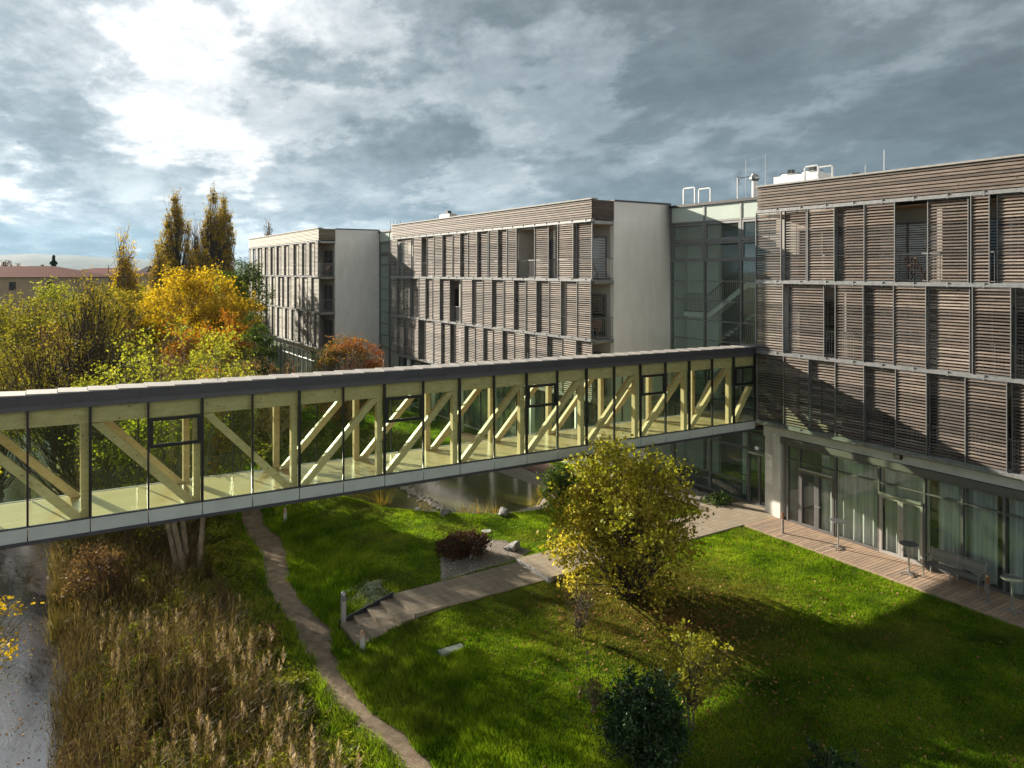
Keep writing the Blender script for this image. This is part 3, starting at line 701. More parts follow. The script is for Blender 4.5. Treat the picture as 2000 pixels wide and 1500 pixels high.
# ground floors -------------------------------------------------------------
def curtain(parent, X, y0, y1, z0, z1, seed):
    rr = np.random.RandomState(seed); n = max(6, int((y1-y0)/.028)); ys = np.linspace(y0, y1, n)
    ph = np.cumsum(rr.uniform(.25, .62, n)); xs = X+.075*np.sin(ph)*(.6+.8*rr.rand(n))
    mb = MB(); vs = [(xs[i], ys[i], z0) for i in range(n)]+[(xs[i]*.7+X*.3, ys[i], z1) for i in range(n)]
    mb.add(vs, [(i, i+1, n+i+1, n+i) for i in range(n-1)]); return mb.build('curtain', M['curtain_fabric'], parent, smooth=True)
XG = 26.22
# near building
w = MB(); w.box(XG-.02, 26.9, -8, 20.55, 3.62, 4.06); w.box(XG-.06, XG+.4, 20.18, 20.56, .1, 3.62); w.box(XG-.02, 38, 20.56, 21.07, 3.5, 4.0); w.box(26.3, 38, 20.66, 21.07, .1, 3.5)
w.build('ground_floor_wall', M['plaster_band'], bA)
w = MB(); w.box(XG-.09, XG+.12, -8, 20.17, 3.36, 3.60); w.build('header_beam', M['frame_grey'], bA)
mull = [YatX(p, XG) for p in (1539, 1562, 1632, 1717, 1806, 1880, 1962)]
mull += [mull[-1]-1.35*(i+1) for i in range(9)]
ztr = 2.72
for i in range(len(mull)-1):
    ya, yb = mull[i+1], mull[i]
    f = MB(); f.box(XG-.05, XG+.10, ya-.035, ya+.035, .15, 3.355)
    if i == 0: f.box(XG-.05, XG+.10, yb-.035, yb+.035, .15, 3.355)
    f.box(XG-.03, XG+.08, ya+.035, yb-.035, .15, .23); f.box(XG-.03, XG+.08, ya+.035, yb-.035, 3.28, 3.355)
    f.box(XG-.04, XG+.08, ya+.035, yb-.035, ztr, ztr+.05)
    fo = f.build('window', M['frame_grey'], bA)
    g = MB(); g.box(XG+.015, XG+.03, ya+.035, yb-.035, .23, ztr); g.box(XG+.015, XG+.03, ya+.035, yb-.035, ztr+.05, 3.28)
    g.build('pane', M['hall_glass'], fo)
    if i in (1, 3):
        zd = 2.42 if i == 1 else 2.30
        d = MB(); ym = (ya+yb)/2
        for yy in (ya+.04, ym-.10, ym+.005, yb-.14): d.box(XG-.07, XG-.055, yy, yy+.095, .16, zd); d.box(XG-.055, XG+.012, yy, yy+.095, .16, zd)
        for (p, q) in ((ya+.135, ym-.10), (ym+.10, yb-.14)): d.box(XG-.07, XG+.012, p, q, .16, .27); d.box(XG-.07, XG+.012, p, q, zd-.1, zd)
        do = d.build('door', M['frame_light'] if i == 3 else M['frame_grey'], bA)
        h = MB(); h.box(XG-.15, XG-.125, ym-.20, ym+.02, 1.13, 1.16); h.box(XG-.126, XG-.07, ym-.03, ym, 1.13, 1.16); h.box(XG-.126, XG-.07, ym-.2, ym-.17, 1.13, 1.16); h.build('handle', M['galvanised'], do)
        h = MB(); h.box(XG-.14, XG-.071, ya+.05, yb-.05, zd+.02, zd+.11); h.build('door_track', M['galvanised'], do)
    if i >= 2: curtain(bA, XG+.24+(.12 if i % 2 else 0), ya+.02+(.35 if i == 5 else 0), yb-.02-(.3 if i == 4 else 0), .17, 3.3, 50+i)
    if i == 1: curtain(bA, XG+.3, ya+.02, ya+.8, .17, 3.3, 50)
w = MB()
w.box(XG+.13, 38, -8, 20.55, .0, .14); w.build('hall_floor', M['interior_dark'], bA)
w = MB(); w.box(31.5, 31.7, -8, 20.5, .15, 3.5); w.build('hall_back_wall', M['cream_wall'], bA)
for i, yy in enumerate([mull[2]-.9, mull[4]-1.0, mull[6]-.2, mull[6]-4.2]):
    w = MB(); w.lathe(XG+.85, yy, [(.19, .15), (.19, 3.5)], 20); w.build('hall_column', M['column_white'], bA, smooth=True)
w = MB(); w.box(XG+.36, XG+.38, mull[6]-.62, mull[6]-.35, .2, 3.2); w.build('yellow_panel', M['yellow_paint'], bA)
# wall lamp and camera on the white band
lm = empty('wall_floodlight', (XG-.02, YatX(1757, XG), 3.86), 'small dark square floodlight on the white band of the nearest block', 'lamp')
w = MB(); w.box(XG-.16, XG-.03, lm.location.y-.13, lm.location.y+.13, 3.78, 3.95); w.build('housing', M['dark_metal'], lm)
w = MB(); w.box(XG-.168, XG-.161, lm.location.y-.10, lm.location.y+.10, 3.80, 3.93); w.build('lens', M['frame_light'], lm)
cm = empty('security_camera', (XG-.05, 20.36, 3.75), 'tiny white security camera at the corner above the entrance', 'camera')
w = MB(); w.box(XG-.22, XG-.075, 20.33, 20.40, 3.66, 3.73); w.build('camera_body', M['white_paint'], cm)
w = MB(); w.box(XG-.10, XG-.061, 20.34, 20.39, 3.735, 3.84); w.build('bracket', M['white_paint'], cm)
# B and C ground floors
for (bo, X, Y0, Y1, sd_) in ((bB, XBb, 28.8, 54.1, 80), (bC, XC, 60.5, 85.8, 120)):
    xg = X+(1.5 if bo is bB else .5)
    w = MB(); w.box(xg-.02, xg+6, Y0+.3, Y1, 3.6, 4.05); w.build('ground_floor_wall', M['plaster_band'], bo)
    w = MB(); w.box(xg+3.5, xg+3.7, Y0+.3, Y1, 0, 3.6); w.box(xg, xg+3.5, Y0+.3, Y1, -.1, .05); w.build('hall_back_wall', M['interior_grey'], bo)
    y = Y0+.35; i = 0
    while y < Y1-1.4:
        ya, yb = y, y+1.5
        f = MB(); f.box(xg-.04, xg+.08, ya-.03, ya+.03, .05, 3.58); f.box(xg-.03, xg+.07, ya+.03, yb-.03, .05, .14); f.box(xg-.03, xg+.07, ya+.03, yb-.03, 2.7, 2.76); f.box(xg-.03, xg+.07, ya+.03, yb-.03, 3.5, 3.58)
        fo = f.build('window', M['frame_grey'], bo)
        g = MB(); g.box(xg+.01, xg+.025, ya+.03, yb-.03, .14, 3.5); g.build('pane', M['hall_glass'], fo)
        if i % 3 != 2: curtain(bo, xg+.4, ya, yb, .1, 3.45, sd_+i)
        y += 1.5; i += 1
    y = Y0+1.5
    while y < Y1 and bo is bB:
        w = MB(); w.lathe(X+.25, y, [(.15, -.1), (.15, 4.0)], 16); w.build('column', M['column_white'], bo, smooth=True); y += 4.2

# ---------------------------------------------------------------- glazed stair links
def stair_link(label, X, Y0, Y1, near):
    L = empty('stair_link', (X, Y0, 0), label, 'building', 'glazed stair links between the blocks')
    zb = [13.13, 12.12, 11.12, 10.1, 9.1, 8.1, 7.1, 6.1, 5.1, 4.1]
    nm = 3 if near else 3
    ys = [Y0+i*(Y1-.07-Y0)/nm for i in range(nm+1)]
    if near: ys = [20.9+.75, 24.05, 26.4, Y1-.06]
    f = MB()
    for y in ys: f.box(X-.06, X+.10, y-.045, y+.045, 0, 14.0)
    for i, z in enumerate(zb):
        for a, b in zip(ys[:-1], ys[1:]): f.box(X-.04, X+.08, a+.045, b-.045, z-.03, z+.03 if i > 2 else z+.05)
    for zz in (12.12, 11.12):
        for a, b in zip(ys[:-1], ys[1:]):
            f.box(X-.045, X+.05, a+.046, a+.15, zz+.052, zz+.95); f.box(X-.045, X+.05, b-.15, b-.046, zz+.052, zz+.95)
            f.box(X-.045, X+.05, a+.151, b-.151, zz+.052, zz+.15); f.box(X-.045, X+.05, a+.151, b-.151, zz+.86, zz+.95)
    f.build('glazing_frame', M['mid_grey_metal'], L)
    w = MB()
    for a, b in zip(ys[:-1], ys[1:]): w.box(X-.02, X+.02, a+.046, b-.046, 13.19, 13.98)
    w.build('spandrel_panel', M['pale_green_panel'], L)
    for j, (a, b) in enumerate(zip(ys[:-1], ys[1:])):
        w = MB()
        for i in range(len(zb)-1): w.box(X, X+.014, a+.046, b-.046, zb[i+1]+.031+(.12 if i < 2 else 0), zb[i]-.031-(.17 if i < 2 else 0))
        w.build('pane', M['stair_glass'], L)
    w = MB(); w.box(X-.1, X+6, Y0, Y1-.02, 14.0, 14.09); w.box(X-.14, X-.10, Y0, Y1-.02, 13.98, 14.11); w.build('roof', M['dark_metal'], L)
    w = MB(); w.box(X+3.4, X+3.6, Y0, Y1, 0, 13.95); w.box(X+.9, X+1.1, Y1-2.5, Y1-.3, 0, 13.9); w.box(X+.12, X+3.4, Y1-.25, Y1-.1, 0, 13.95); w.build('inner_wall', M['interior_grey'], L)
    if near:
        for n_, zl in enumerate((8.45, 5.45)):
            s_ = MB(); xs0, xs1 = X+.35, X+.85
            yL0, yL1 = 26.45, 28.2
            s_.box(xs0, xs1, yL0, yL1, zl-.22, zl)
            yU, zU = 24.0, zl+1.65
            s_.hexa([(xs0, yU, zU-.3), (xs1, yU, zU-.3), (xs1, yL0-.003, zl-.25), (xs0, yL0-.003, zl-.25), (xs0, yU, zU), (xs1, yU, zU), (xs1, yL0-.003, zl+.02), (xs0, yL0-.003, zl+.02)])
            s_.box(xs0, xs1, 21.6, yU-.003, zU-.28, zU-.02)
            so_ = s_.build('stair_flight', M['white_paint'], L)
            r_ = MB(); y = yL1
            while y > 21.8:
                zz = zl if y > yL0 else (zl+(yL0-y)*(zU-zl)/(yL0-yU) if y > yU else zU)
                r_.box(xs0+.02, xs0+.036, y-.008, y+.008, zz+.03, zz+.95); y -= .115
            r_.bar((xs0+.03, yL1, zl+.98), (xs0+.03, yL0, zl+.98), .04, .04); r_.bar((xs0+.03, yL0, zl+.98), (xs0+.03, yU, zU+.98), .04, .04); r_.bar((xs0+.03, yU, zU+.98), (xs0+.03, 21.7, zU+.98), .04, .04)
            r_.bar((xs0+.03, yL1, zl+.06), (xs0+.03, yL0, zl+.06), .03, .03)
            r_.build('stair_railing', M['dark_metal'], so_)
            s_ = MB()
            for k in range(9): s_.box(X+1.2, X+2.3, 24.2+k*.27, 24.2+k*.27+.3, zU-.18*k-1.75, zU-.18*k-1.70+.08)
            s_.build('stair_tread', M['interior_grey'], so_)
            w = MB(); w.box(X+.86, X+.89, 26.05, 26.25, zl+1.55, zl+1.72); w.build('wall_switch', M['yellow_paint'], L)  # small yellow-green switch box on the stair wall, not a lamp
        w = MB()
        z = 8.0
        while z < 13: w.box(X+3.3, X+3.33, 22.2, 24.7, z, z+.05); z += .13
        w.build('window_blind', M['white_paint'], L)
    return L
lnk = stair_link('glazed stair hall with white stairs between the nearest and middle blocks', 28.3, 21.0, 28.8, True)
lnk2 = stair_link('narrow green glazed link between the middle and farthest blocks', 24.5, 54.1, 60.5, False)
# entrance glazing under the bridge
E = empty('entrance_glazing', (26.75, 21.1, .1), 'dark framed glass entrance with double door under the bridge end', 'entrance')
XE = 26.75; f = MB()
yE = [21.1, 22.32, 24.6, 27.0, 29.6]
for y in yE: f.box(XE-.06, XE+.08, y-.05, y+.05, .15, 3.9)
for a, b in zip(yE[:-1], yE[1:]):
    for z in (.15, 2.55, 3.3, 3.82): f.box(XE-.045, XE+.07, a+.05, b-.05, z, z+.09)
for a, b in zip(yE[1:-1], yE[2:]): f.box(XE-.045, XE+.07, a+.05, b-.05, 1.0, 1.05)
f.box(XE-.05, XE+.06, 21.68, 21.76, .24, 2.54)
f.build('frame', M['frame_grey'], E)
for a, b in zip(yE[:-1], yE[1:]):
    g = MB(); g.box(XE, XE+.014, a+.05, b-.05, .24, 2.55); g.box(XE, XE+.014, a+.05, b-.05, 2.64, 3.3); g.box(XE, XE+.014, a+.05, b-.05, 3.39, 3.82); g.build('pane', M['stair_glass'], E)
g = MB(); g.box(XE-.13, XE-.047, 21.15, 22.28, 2.43, 2.53); g.build('door_track', M['galvanised'], E)
g = MB(); g.box(XE-.10, XE-.061, 21.7, 21.9, 2.66, 2.8); g.build('sensor_box', M['white_paint'], E)
g = MB(); g.box(XE+.01, 31, 21.1, 29.6, 3.92, 4.02); g.build('roof', M['frame_grey'], E)
g = MB(); g.box(XE+.1, 31.5, 21.1, 29.6, -.05, .12); g.build('hall_floor', M['interior_dark'], E)
g = MB(); g.lathe(XE+1.0, 23.3, [(.17, .15), (.17, 3.9)], 16); g.lathe(XE+1.0, 21.9, [(.17, .15), (.17, 3.9)], 16); g.build('hall_column', M['column_white'], E)
g = MB(); y = 21.3
while y < 24: g.box(XE+.5, XE+.515, y, y+.012, .2, 1.15); y += .13
g.bar((XE+.51, 21.2, 1.17), (XE+.51, 24, 1.17), .04, .04); g.build('handrail', M['black_frame'], E)

# ---------------------------------------------------------------- footbridge
BR = empty('footbridge', (12.5, 22.5, 4.0), 'enclosed glass and timber footbridge crossing above the garden to the nearest block', 'bridge')
X0b, X1b = -9.63, 26.73
def dz(x): return .27*(25.8-x)/26.3
def hb(mb, x0, x1, y0, y1, z0, z1, mi=0):
    a, b = dz(x0), dz(x1)
    mb.hexa([(x0,y0,z0+a),(x1,y0,z0+b),(x1,y1,z0+b),(x0,y1,z0+a),(x0,y0,z1+a),(x1,y0,z1+b),(x1,y1,z1+b),(x0,y1,z1+a)], mi)
YN, YF = 21.25, 23.85
P_ = 1.3142; mx = [-.43+P_*k for k in range(-7, 21)]
XE1 = 26.7
mbf = MB(); hb(mbf, X0b, XE1, YN+.06, YF-.06, 3.74, 3.86); mbf.build('bottom_flange', M['fascia_lower'], BR)
f = MB(); hb(f, X0b, XE1, YN-.05, YN+.0, 3.72, 3.80); hb(f, X0b, XE1, YN-.03, YN+.03, 4.135, 4.175); hb(f, X0b, XE1, YF, YF+.05, 3.72, 3.80); f.build('edge_trim', M['fascia_metal'], BR)
f = MB(); hb(f, X0b, XE1, YN+.1, YF-.1, 3.87, 4.12); f.build('floor', M['bridge_floor'], BR)
for k in range(len(mx)-1):
    for s_, yy in (('n', YN), ('f', YF)):
        w = MB()
        y0, y1 = (yy-.02, yy+.02)
        hb(w, mx[k]+.012, mx[k+1]-.012, y0, y1, 3.805, 4.13); w.build('spandrel_panel', M['spandrel'], BR)
for k, x in enumerate(mx):
    w = MB(); thick = (k-7) % 2 != 0; hw = .033 if thick else .024
    hb(w, x-hw, x+hw, YN-.035, YN+.05, 4.18, 6.95); w.build('mullion', M['black_frame'], BR)
    w = MB(); hb(w, x-.02, x+.02, YF-.04, YF+.03, 4.18, 6.95); w.build('mullion', M['black_frame'], BR)
for k in range(len(mx)-1):
    a, b = mx[k], mx[k+1]; kk = k-7
    w = MB()
    if kk in (-3, 2, 7, 11, 15, 19):
        w2 = MB(); za, zb_ = 5.74, 6.52
        hb(w2, a+.034, b-.034, YN-.04, YN+.06, za, za+.085); hb(w2, a+.034, b-.034, YN-.04, YN+.06, zb_-.085, zb_)
        hb(w2, a+.034, a+.115, YN-.04, YN+.06, za+.086, zb_-.086); hb(w2, b-.115, b-.034, YN-.04, YN+.06, za+.086, zb_-.086)
        wo = w2.build('window', M['black_frame'], BR)
        g = MB(); hb(g, a+.116, b-.116, YN+.02, YN+.03, za+.086, zb_-.086); g.build('pane', M['bridge_glass'], wo)
        hb(w, a+.034, b-.034, YN, YN+.014, 4.18, za-.001); hb(w, a+.034, b-.034, YN, YN+.014, zb_+.001, 6.95)
    else: hb(w, a+.034, b-.034, YN, YN+.014, 4.18, 6.95)
    w.build('glass_pane', M['bridge_glass'], BR)
    w = MB(); hb(w, a+.024, b-.024, YF-.014, YF, 4.18, 6.95); w.build('glass_pane', M['bridge_glass'], BR)
# timber truss: near and far
for (ya, yb) in ((YN+.12, YN+.30), (YF-.36, YF-.18)):
    w = MB(); hb(w, X0b, XE1, ya-.02, yb+.02, 6.52, 6.94); w.build('top_beam', M['timber'], BR)
    for k, x in enumerate(mx):
        kk = k-7
        if kk % 2 == 0: continue
        w = MB(); xs_ = x-.20 if ya < 22.5 else x-.15
        hb(w, xs_, xs_+.17, ya, yb, 4.125, 6.518); w.build('post', M['timber'], BR)
    for kk in range(-7, 20, 2):
        xa = -.43+P_*kk; xb_ = xa+2*P_
        if xb_ > 27.0: xb_ = 26.6
        a = xa+.0; b = xb_-.24
        zlo, zhi = 4.13, 6.50
        if kk < 5: p, q = (a, zhi), (b+.02, zlo)
        else: p, q = (a+.03, zlo), (b+.03, zhi)
        if kk == 19: q = (xa+1.25, 5.6)
        wv = .27; (xp, zp), (xq, zq) = p, q; sl = 1 if kk < 5 else 1
        w = MB(); c = [(xp, zp+dz(xp)), (xq, zq+dz(xq))]
        w.hexa([(c[0][0], ya+.01, c[0][1]), (c[0][0]+wv, ya+.01, c[0][1]), (c[0][0]+wv, yb-.01, c[0][1]), (c[0][0], yb-.01, c[0][1]),
                (c[1][0]-wv+.1, ya+.01, c[1][1]), (c[1][0]+.1, ya+.01, c[1][1]), (c[1][0]+.1, yb-.01, c[1][1]), (c[1][0]-wv+.1, yb-.01, c[1][1])])
        w.build('brace', M['timber'], BR)
w = MB(); hb(w, X0b, XE1, YN+.33, YF-.4, 6.80, 6.93); w.build('ceiling', M['timber'], BR)
w = MB(); hb(w, X0b, 26.9, YN-.09, YN+.05, 7.10, 7.33); w.build('fascia', M['fascia_metal'], BR)
w = MB(); hb(w, X0b, 26.9, YN-.05, YN+.05, 6.955, 7.097); w.build('lower_fascia', M['fascia_lower'], BR)
w = MB()
for x in np.arange(X0b+1.1, 26, 2.63): hb(w, x, x+.02, YN-.096, YN-.091, 7.10, 7.33); hb(w, x+.9, x+.915, YN-.056, YN-.051, 6.96, 7.09)
w.build('fascia_joint', M['dark_metal'], BR)
w = MB(); hb(w, X0b, 26.9, YN+.055, YF+.05, 6.955, 7.02); hb(w, X0b, 26.9, YF-.05, YF+.1, 7.021, 7.08); w.build('roof', M['roof_gravel'], BR)
w = MB(); x = X0b; rr = random.Random(2)
while x < 26.6:
    a, b = dz(x), dz(x+.655)
    w.hexa([(x,YN-.10,7.335+a),(x+.64,YN-.10,7.335+b),(x+.64,YN+.66,7.335+b),(x,YN+.66,7.335+a),(x,YN-.10,7.375+a),(x+.64,YN-.10,7.352+b),(x+.64,YN+.66,7.355+b),(x,YN+.66,7.38+a)]); x += .655
w.build('roof_coping', M['coping'], BR)
w = MB(); hb(w, X0b, 26.9, YN+.58, YN+.63, 7.021, 7.33); w.build('roof_upstand', M['fascia_lower'], BR)
for px in (425, 749, 1031, 1266, 1451):
    x = XatY(px, YN+.3); w = MB(); z = 7.3+dz(x)
    w.lathe(x, YN+.3, [(.012, z), (.012, z+.30), (.003, z+.34)], 6); w.lathe(x, YN+.3, [(.04, z), (.04, z+.05)], 8); w.build('lightning_stud', M['galvanised'], BR)
# ---------------------------------------------------------------- vegetation
def bez(a, b, c, n):
    t = np.linspace(0, 1, n)[:, None]; return (1-t)**2*a+2*(1-t)*t*b+t*t*c
def leafquads(P, rs_, size, up=.3, aspect=.7, fold=.0):
    n = len(P); d = rs_.normal(size=(n, 3)); d[:, 2] *= .8; d /= np.linalg.norm(d, axis=1)[:, None]
    nrm = rs_.normal(size=(n, 3)); nrm[:, 2] = np.abs(nrm[:, 2])+up; s = np.cross(d, nrm); s /= np.linalg.norm(s, axis=1)[:, None]+1e-9
    L = size*(.45+1.1*rs_.rand(n))[:, None]
    V = np.stack([P-d*L*.5, P+s*L*.5*aspect-d*L*.05, P+d*L*.5, P-s*L*.5*aspect-d*L*.05], 1)
    return V
def tree(name, label, cat, loc, seed, crown, nclump, rclump, nleaf, lsize, leaf, bark='bark', trunks=((0, 0, 0, 0),), r0=.12, lift=.35, twigs=6, twig_r=.008,
         group=None, trunk_h=None, shell=.55, limbr=.35, up=.3, minst=.1, sides=7, leafkill=0.0, droop=0, shape=None, spread=1.0, caz=.8, taper=0):
    """crown = (cx,cy,cz, rx,ry,rz) relative to loc; limbs run from the trunk to clumps, leaves hang on twigs round each clump"""
    rr = np.random.RandomState(seed); T = empty(name, loc, label, cat, group)
    cx, cy, cz, rx, ry, rz = crown; H = trunk_h or cz+rz*.75
    mb = MB(); tl = []
    for (bx, by, lx, ly) in trunks:
        n = 8; top = np.array([cx+lx, cy+ly, H]); base = np.array([bx, by, -.15])
        mid = (base+top)/2+np.array([rr.normal()*.05*H, rr.normal()*.05*H, 0])*.6+np.array([(bx-cx-lx)*.1, 0, 0])
        pts = bez(base, mid, top, n); pts[1:-1] += rr.normal(size=(n-2, 3))*.012*H*np.array([1, 1, 0])
        rad = r0*np.linspace(1.0, .14, n); rad[0] *= 1.35
        mb.tube(pts, rad, sides); tl.append((pts, rad))
    LP = []
    for c in range(nclump):
        for _ in range(50):
            v = rr.normal(size=3); v /= np.linalg.norm(v); v *= (shell+(1-shell)*rr.rand()) if rr.rand() < .8 else rr.rand()
            tp = 1-taper*((v[2]+1)/2)**1.6; q = np.array([cx+v[0]*rx*tp, cy+v[1]*ry*tp, cz+v[2]*rz])
            if shape is None or shape(v): break
        pts, rad = tl[rr.randint(len(tl))]
        zs = max(minst*H, q[2]-lift*(H)*(.6+.8*rr.rand())-.25*np.hypot(q[0]-cx, q[1]-cy)); zs = min(zs, H*.97)
        i = np.interp(zs, pts[:, 2], np.arange(len(pts))); i0 = int(i); i1 = min(i0+1, len(pts)-1); st_ = pts[i0]+(pts[i1]-pts[i0])*(i-i0); r_ = max(.012, np.interp(zs, pts[:, 2], rad)*limbr)
        ctl = st_*.45+q*.55; ctl[2] = st_[2]+(q[2]-st_[2])*.35; ctl = ctl+rr.normal(size=3)*.08*np.linalg.norm(q-st_)
        lp = bez(st_, ctl, q, 7); lp[1:-1] += rr.normal(size=(5, 3))*.02*np.linalg.norm(q-st_)
        mb.tube(lp, r_*np.linspace(1, .25, 7), 5, cap=False)
        k = max(3, int(nleaf/nclump*(.5+rr.rand())))
        ends = q+rr.normal(size=(twigs, 3))*rclump*np.array([1, 1, caz])*.75
        if caz > 1: ends[:, 2] = q[2]+np.abs(ends[:, 2]-q[2])
        ends[:, 2] -= droop*rr.rand(twigs)
        for e in ends:
            s0 = lp[rr.randint(3, 7)]; m_ = (s0+e)/2+rr.normal(size=3)*.1*rclump
            mb.tube(bez(s0, m_, e, 4), twig_r*np.array([1.3, 1, .8, .4]), 3, cap=False)
        if rr.rand() < leafkill: continue
        j = rr.randint(twigs, size=k); tt = .35+.75*rr.rand(k)[:, None]
        o_ = q*(1-tt)+ends[j]*tt+rr.normal(size=(k, 3))*rclump*.30*spread
        LP.append(o_)
    mb.build('trunk', M[bark], T, place=False)
    P = np.concatenate(LP); P = P[P[:, 2] > .06]
    V = leafquads(P, rr, lsize, up)
    fastmesh('crown', V, 4, M[leaf], T)
    return T
def zg(x, y): return float(gz(x, y))
def at(px, t): x, y = ptT(px, t); return (x, y, zg(x, y))

# the multi-stemmed yellow green tree on the lawn
tx, ty = ptG(1222, 1168)
tr = [(.12*math.cos(a)*2, .12*math.sin(a)*2, 1.3*math.cos(a)*(.5+.5*((i*7) % 3)/2), 1.3*math.sin(a)*(.4+.6*((i*5) % 3)/2)) for i, a in enumerate(np.arange(0, 6.28, .63))]
tree('hazel_tree', 'bushy many-stemmed tree with yellow green leaves in front of the bridge', 'tree', (tx, ty, 0), 11,
     (.1, .15, 2.7, 3.2, 2.9, 2.6), 150, .50, 21000, .115, 'leaf_hazel', 'bark_dark', taper=.42, trunks=tr, r0=.05, lift=.7, twigs=6, twig_r=.006, limbr=.55, trunk_h=4.2, shell=.35, minst=.06, sides=5,
     shape=lambda v: v[2] > -.93)
# bare little shrubs and sparse shrub on the lawn
def bare(label, px, py, h, w, seed, leaves=0, leaf='leaf_hazel', n=26, bark='bark'):
    x, y = ptG(px, py, 0)
    tr_ = [(.06*math.cos(a), .06*math.sin(a), .18*w*math.cos(a), .18*w*math.sin(a)) for a in np.arange(0, 6.2, 1.25)]
    return tree('shrub', label, 'shrub', (x, y, zg(x, y)), seed, (0, 0, h*.62, w, w, h*.40), n, .22, max(leaves, 30), .09, leaf, bark, trunks=tr_, r0=.022, lift=.6, twigs=5, twig_r=.004, trunk_h=h*.7, limbr=.5, minst=.25, sides=4)
bare('small bare grey shrub left of the big yellow green tree', 1130, 1243, 1.75, .62, 21, 60, 'leaf_brown', n=32)
bare('tiny bare shrub behind the dark evergreen bush', 1160, 1393, 1.15, .42, 22, 30, 'leaf_brown', 20)
bare('sparse shrub with round yellowing leaves beside the dark evergreen bush', 1352, 1420, 2.5, .85, 23, 1500, 'leaf_hazel', 46)
x, y = ptG(1258, 1500)
tree('laurel_bush', 'dark glossy evergreen bush at the bottom of the lawn', 'bush', (x, y, 0), 24, (0, 0, .98, .88, .85, 1.02), 170, .20, 22000, .062, 'leaf_laurel', 'bark_dark', trunks=((0, 0, 0, 0), (.1, 0, .2, 0), (-.1, .05, -.2, .1)), r0=.03, lift=.6, twigs=4, trunk_h=1.5, shell=.5, sides=5)
x, y = ptG(1625, 1540)
tree('laurel_bush', 'low dark bush with reddish tips at the bottom edge of the lawn', 'bush', (x, y, 0), 25, (0, 0, .35, .7, .6, .35), 40, .15, 3000, .06, 'leaf_laurel', 'bark_dark', r0=.02, lift=.5, twigs=4, trunk_h=.5, sides=4)
# heather shrub by the gravel bed and dark conifer behind the tree
x, y = ptG(905, 1085)
tree('heather_shrub', 'low purple brown heather shrub beside the gravel bed', 'shrub', (x, y, zg(x, y)), 26, (0, 0, .45, 1.05, .8, .42), 160, .14, 9000, .055, 'leaf_heather', 'bark_dark', r0=.03, lift=.6, twigs=4, trunk_h=.5, sides=4, shell=.7)
x, y = ptT(1092, 32.5)
tree('dwarf_conifer', 'compact dark green conifer at the pond edge beside the tree', 'conifer', (x, y, zg(x, y)), 27, (0, 0, 1.1, .75, .7, 1.1), 110, .18, 9000, .07, 'leaf_green', 'bark_dark', r0=.04, lift=.4, twigs=4, trunk_h=1.9, sides=4)
x, y = ptT(1405, 33.2)
tree('low_hedge', 'low dark green hedge clump beside the entrance path', 'hedge', (x, y, 0), 28, (0, 0, .2, .9, .6, .22), 60, .16, 3500, .06, 'leaf_green', 'bark_dark', r0=.02, lift=.4, twigs=3, trunk_h=.3, sides=4)

# trees of the creek bank, left to right and near to far
def TT(name, label, px, t, top_y, w, seed, leaf, nleaf=6500, bark='bark', ls=.15, n=90, trunks=((0, 0, 0, 0),), bottom=.28, r0=.12, rc=None, sz=None, **k):
    x, y, z = at(px, t) if sz is None else (*ptT(px, t), sz)
    top = CZ-(top_y-HOR)*t/F; h = top-z; rz = h*(1-bottom)/2; cz = z+h*bottom+rz-z
    k.setdefault('group', 'autumn trees along the creek')
    nleaf = int(nleaf*1.8); ls *= .82
    return tree(name, label, 'tree', (x, y, z), seed, (0, 0, h*bottom+rz*.98, w, w*.9, rz), n, rc or max(.35, w*.20), nleaf, ls, leaf, bark, trunks=trunks, r0=r0, trunk_h=h*.82, **k)
TT('ash_tree', 'three-trunked tree beneath the bridge with a bright yellow green crown above it', 362, 28.0, 622, 2.7, 41, 'leaf_yellowgreen', 6500, 'bark_pale', .12, 100, leafkill=.45,
   trunks=((-.30, .15, -.9, .2), (.0, 0, -.1, .4), (.45, -.1, 1.1, -.2), (-.2, .5, .0, 1.0)), r0=.12, bottom=.5, lift=.3, minst=.42, limbr=.26, twig_r=.0035, twigs=5)
TT('ash_tree', 'bright yellow green tree just behind the bridge roof beside the bare tree', 245, 31, 655, 2.1, 42, 'leaf_yellowgreen', 5600, ls=.12, leafkill=.35, n=70, bottom=.35, rc=.5, twig_r=.004, limbr=.25)
TT('elm_tree', 'tall thin-leaved tree with dark branching limbs standing in front of the red roof', 165, 42, 522, 3.1, 43, 'leaf_thin', 3000, 'bark_dark', .13, 110, trunks=((0, 0, 0, 0), (.2, .1, 1.0, .3), (-.2, .1, -1.0, 0), (.1, -.1, .4, 0)), r0=.14, bottom=.25, lift=.5, twigs=9, twig_r=.010, limbr=.6)
TT('elm_tree', 'leaning dark tree with a yellow green crown at the left edge', 62, 36, 588, 2.5, 44, 'leaf_olive', 3600, leafkill=.4, bark='bark_dark', ls=.12, n=80, trunks=((2.3, 0, 0, 0),), r0=.17, bottom=.35, lift=.4, twigs=6, twig_r=.005, limbr=.35)
TT('maple_tree', 'golden tree left of the poplars with a broad crown', 300, 60, 560, 3.2, 45, 'leaf_gold', 6500, ls=.19, n=95)
TT('maple_tree', 'tallest golden maple in front of the poplars', 388, 58, 512, 3.6, 46, 'leaf_gold', 8500, ls=.20, n=120)
TT('maple_tree', 'golden orange maple nearest the farthest block', 447, 56, 560, 2.8, 47, 'leaf_gold', 6500, ls=.19, n=95)
TT('maple_tree', 'low orange maple below the golden maples', 395, 50, 625, 2.6, 48, 'leaf_orange', 5000, ls=.17, n=80)
TT('maple_tree', 'small orange tree beside the dark green tree', 462, 50, 600, 1.7, 49, 'leaf_orange', 3500, ls=.16, n=60)
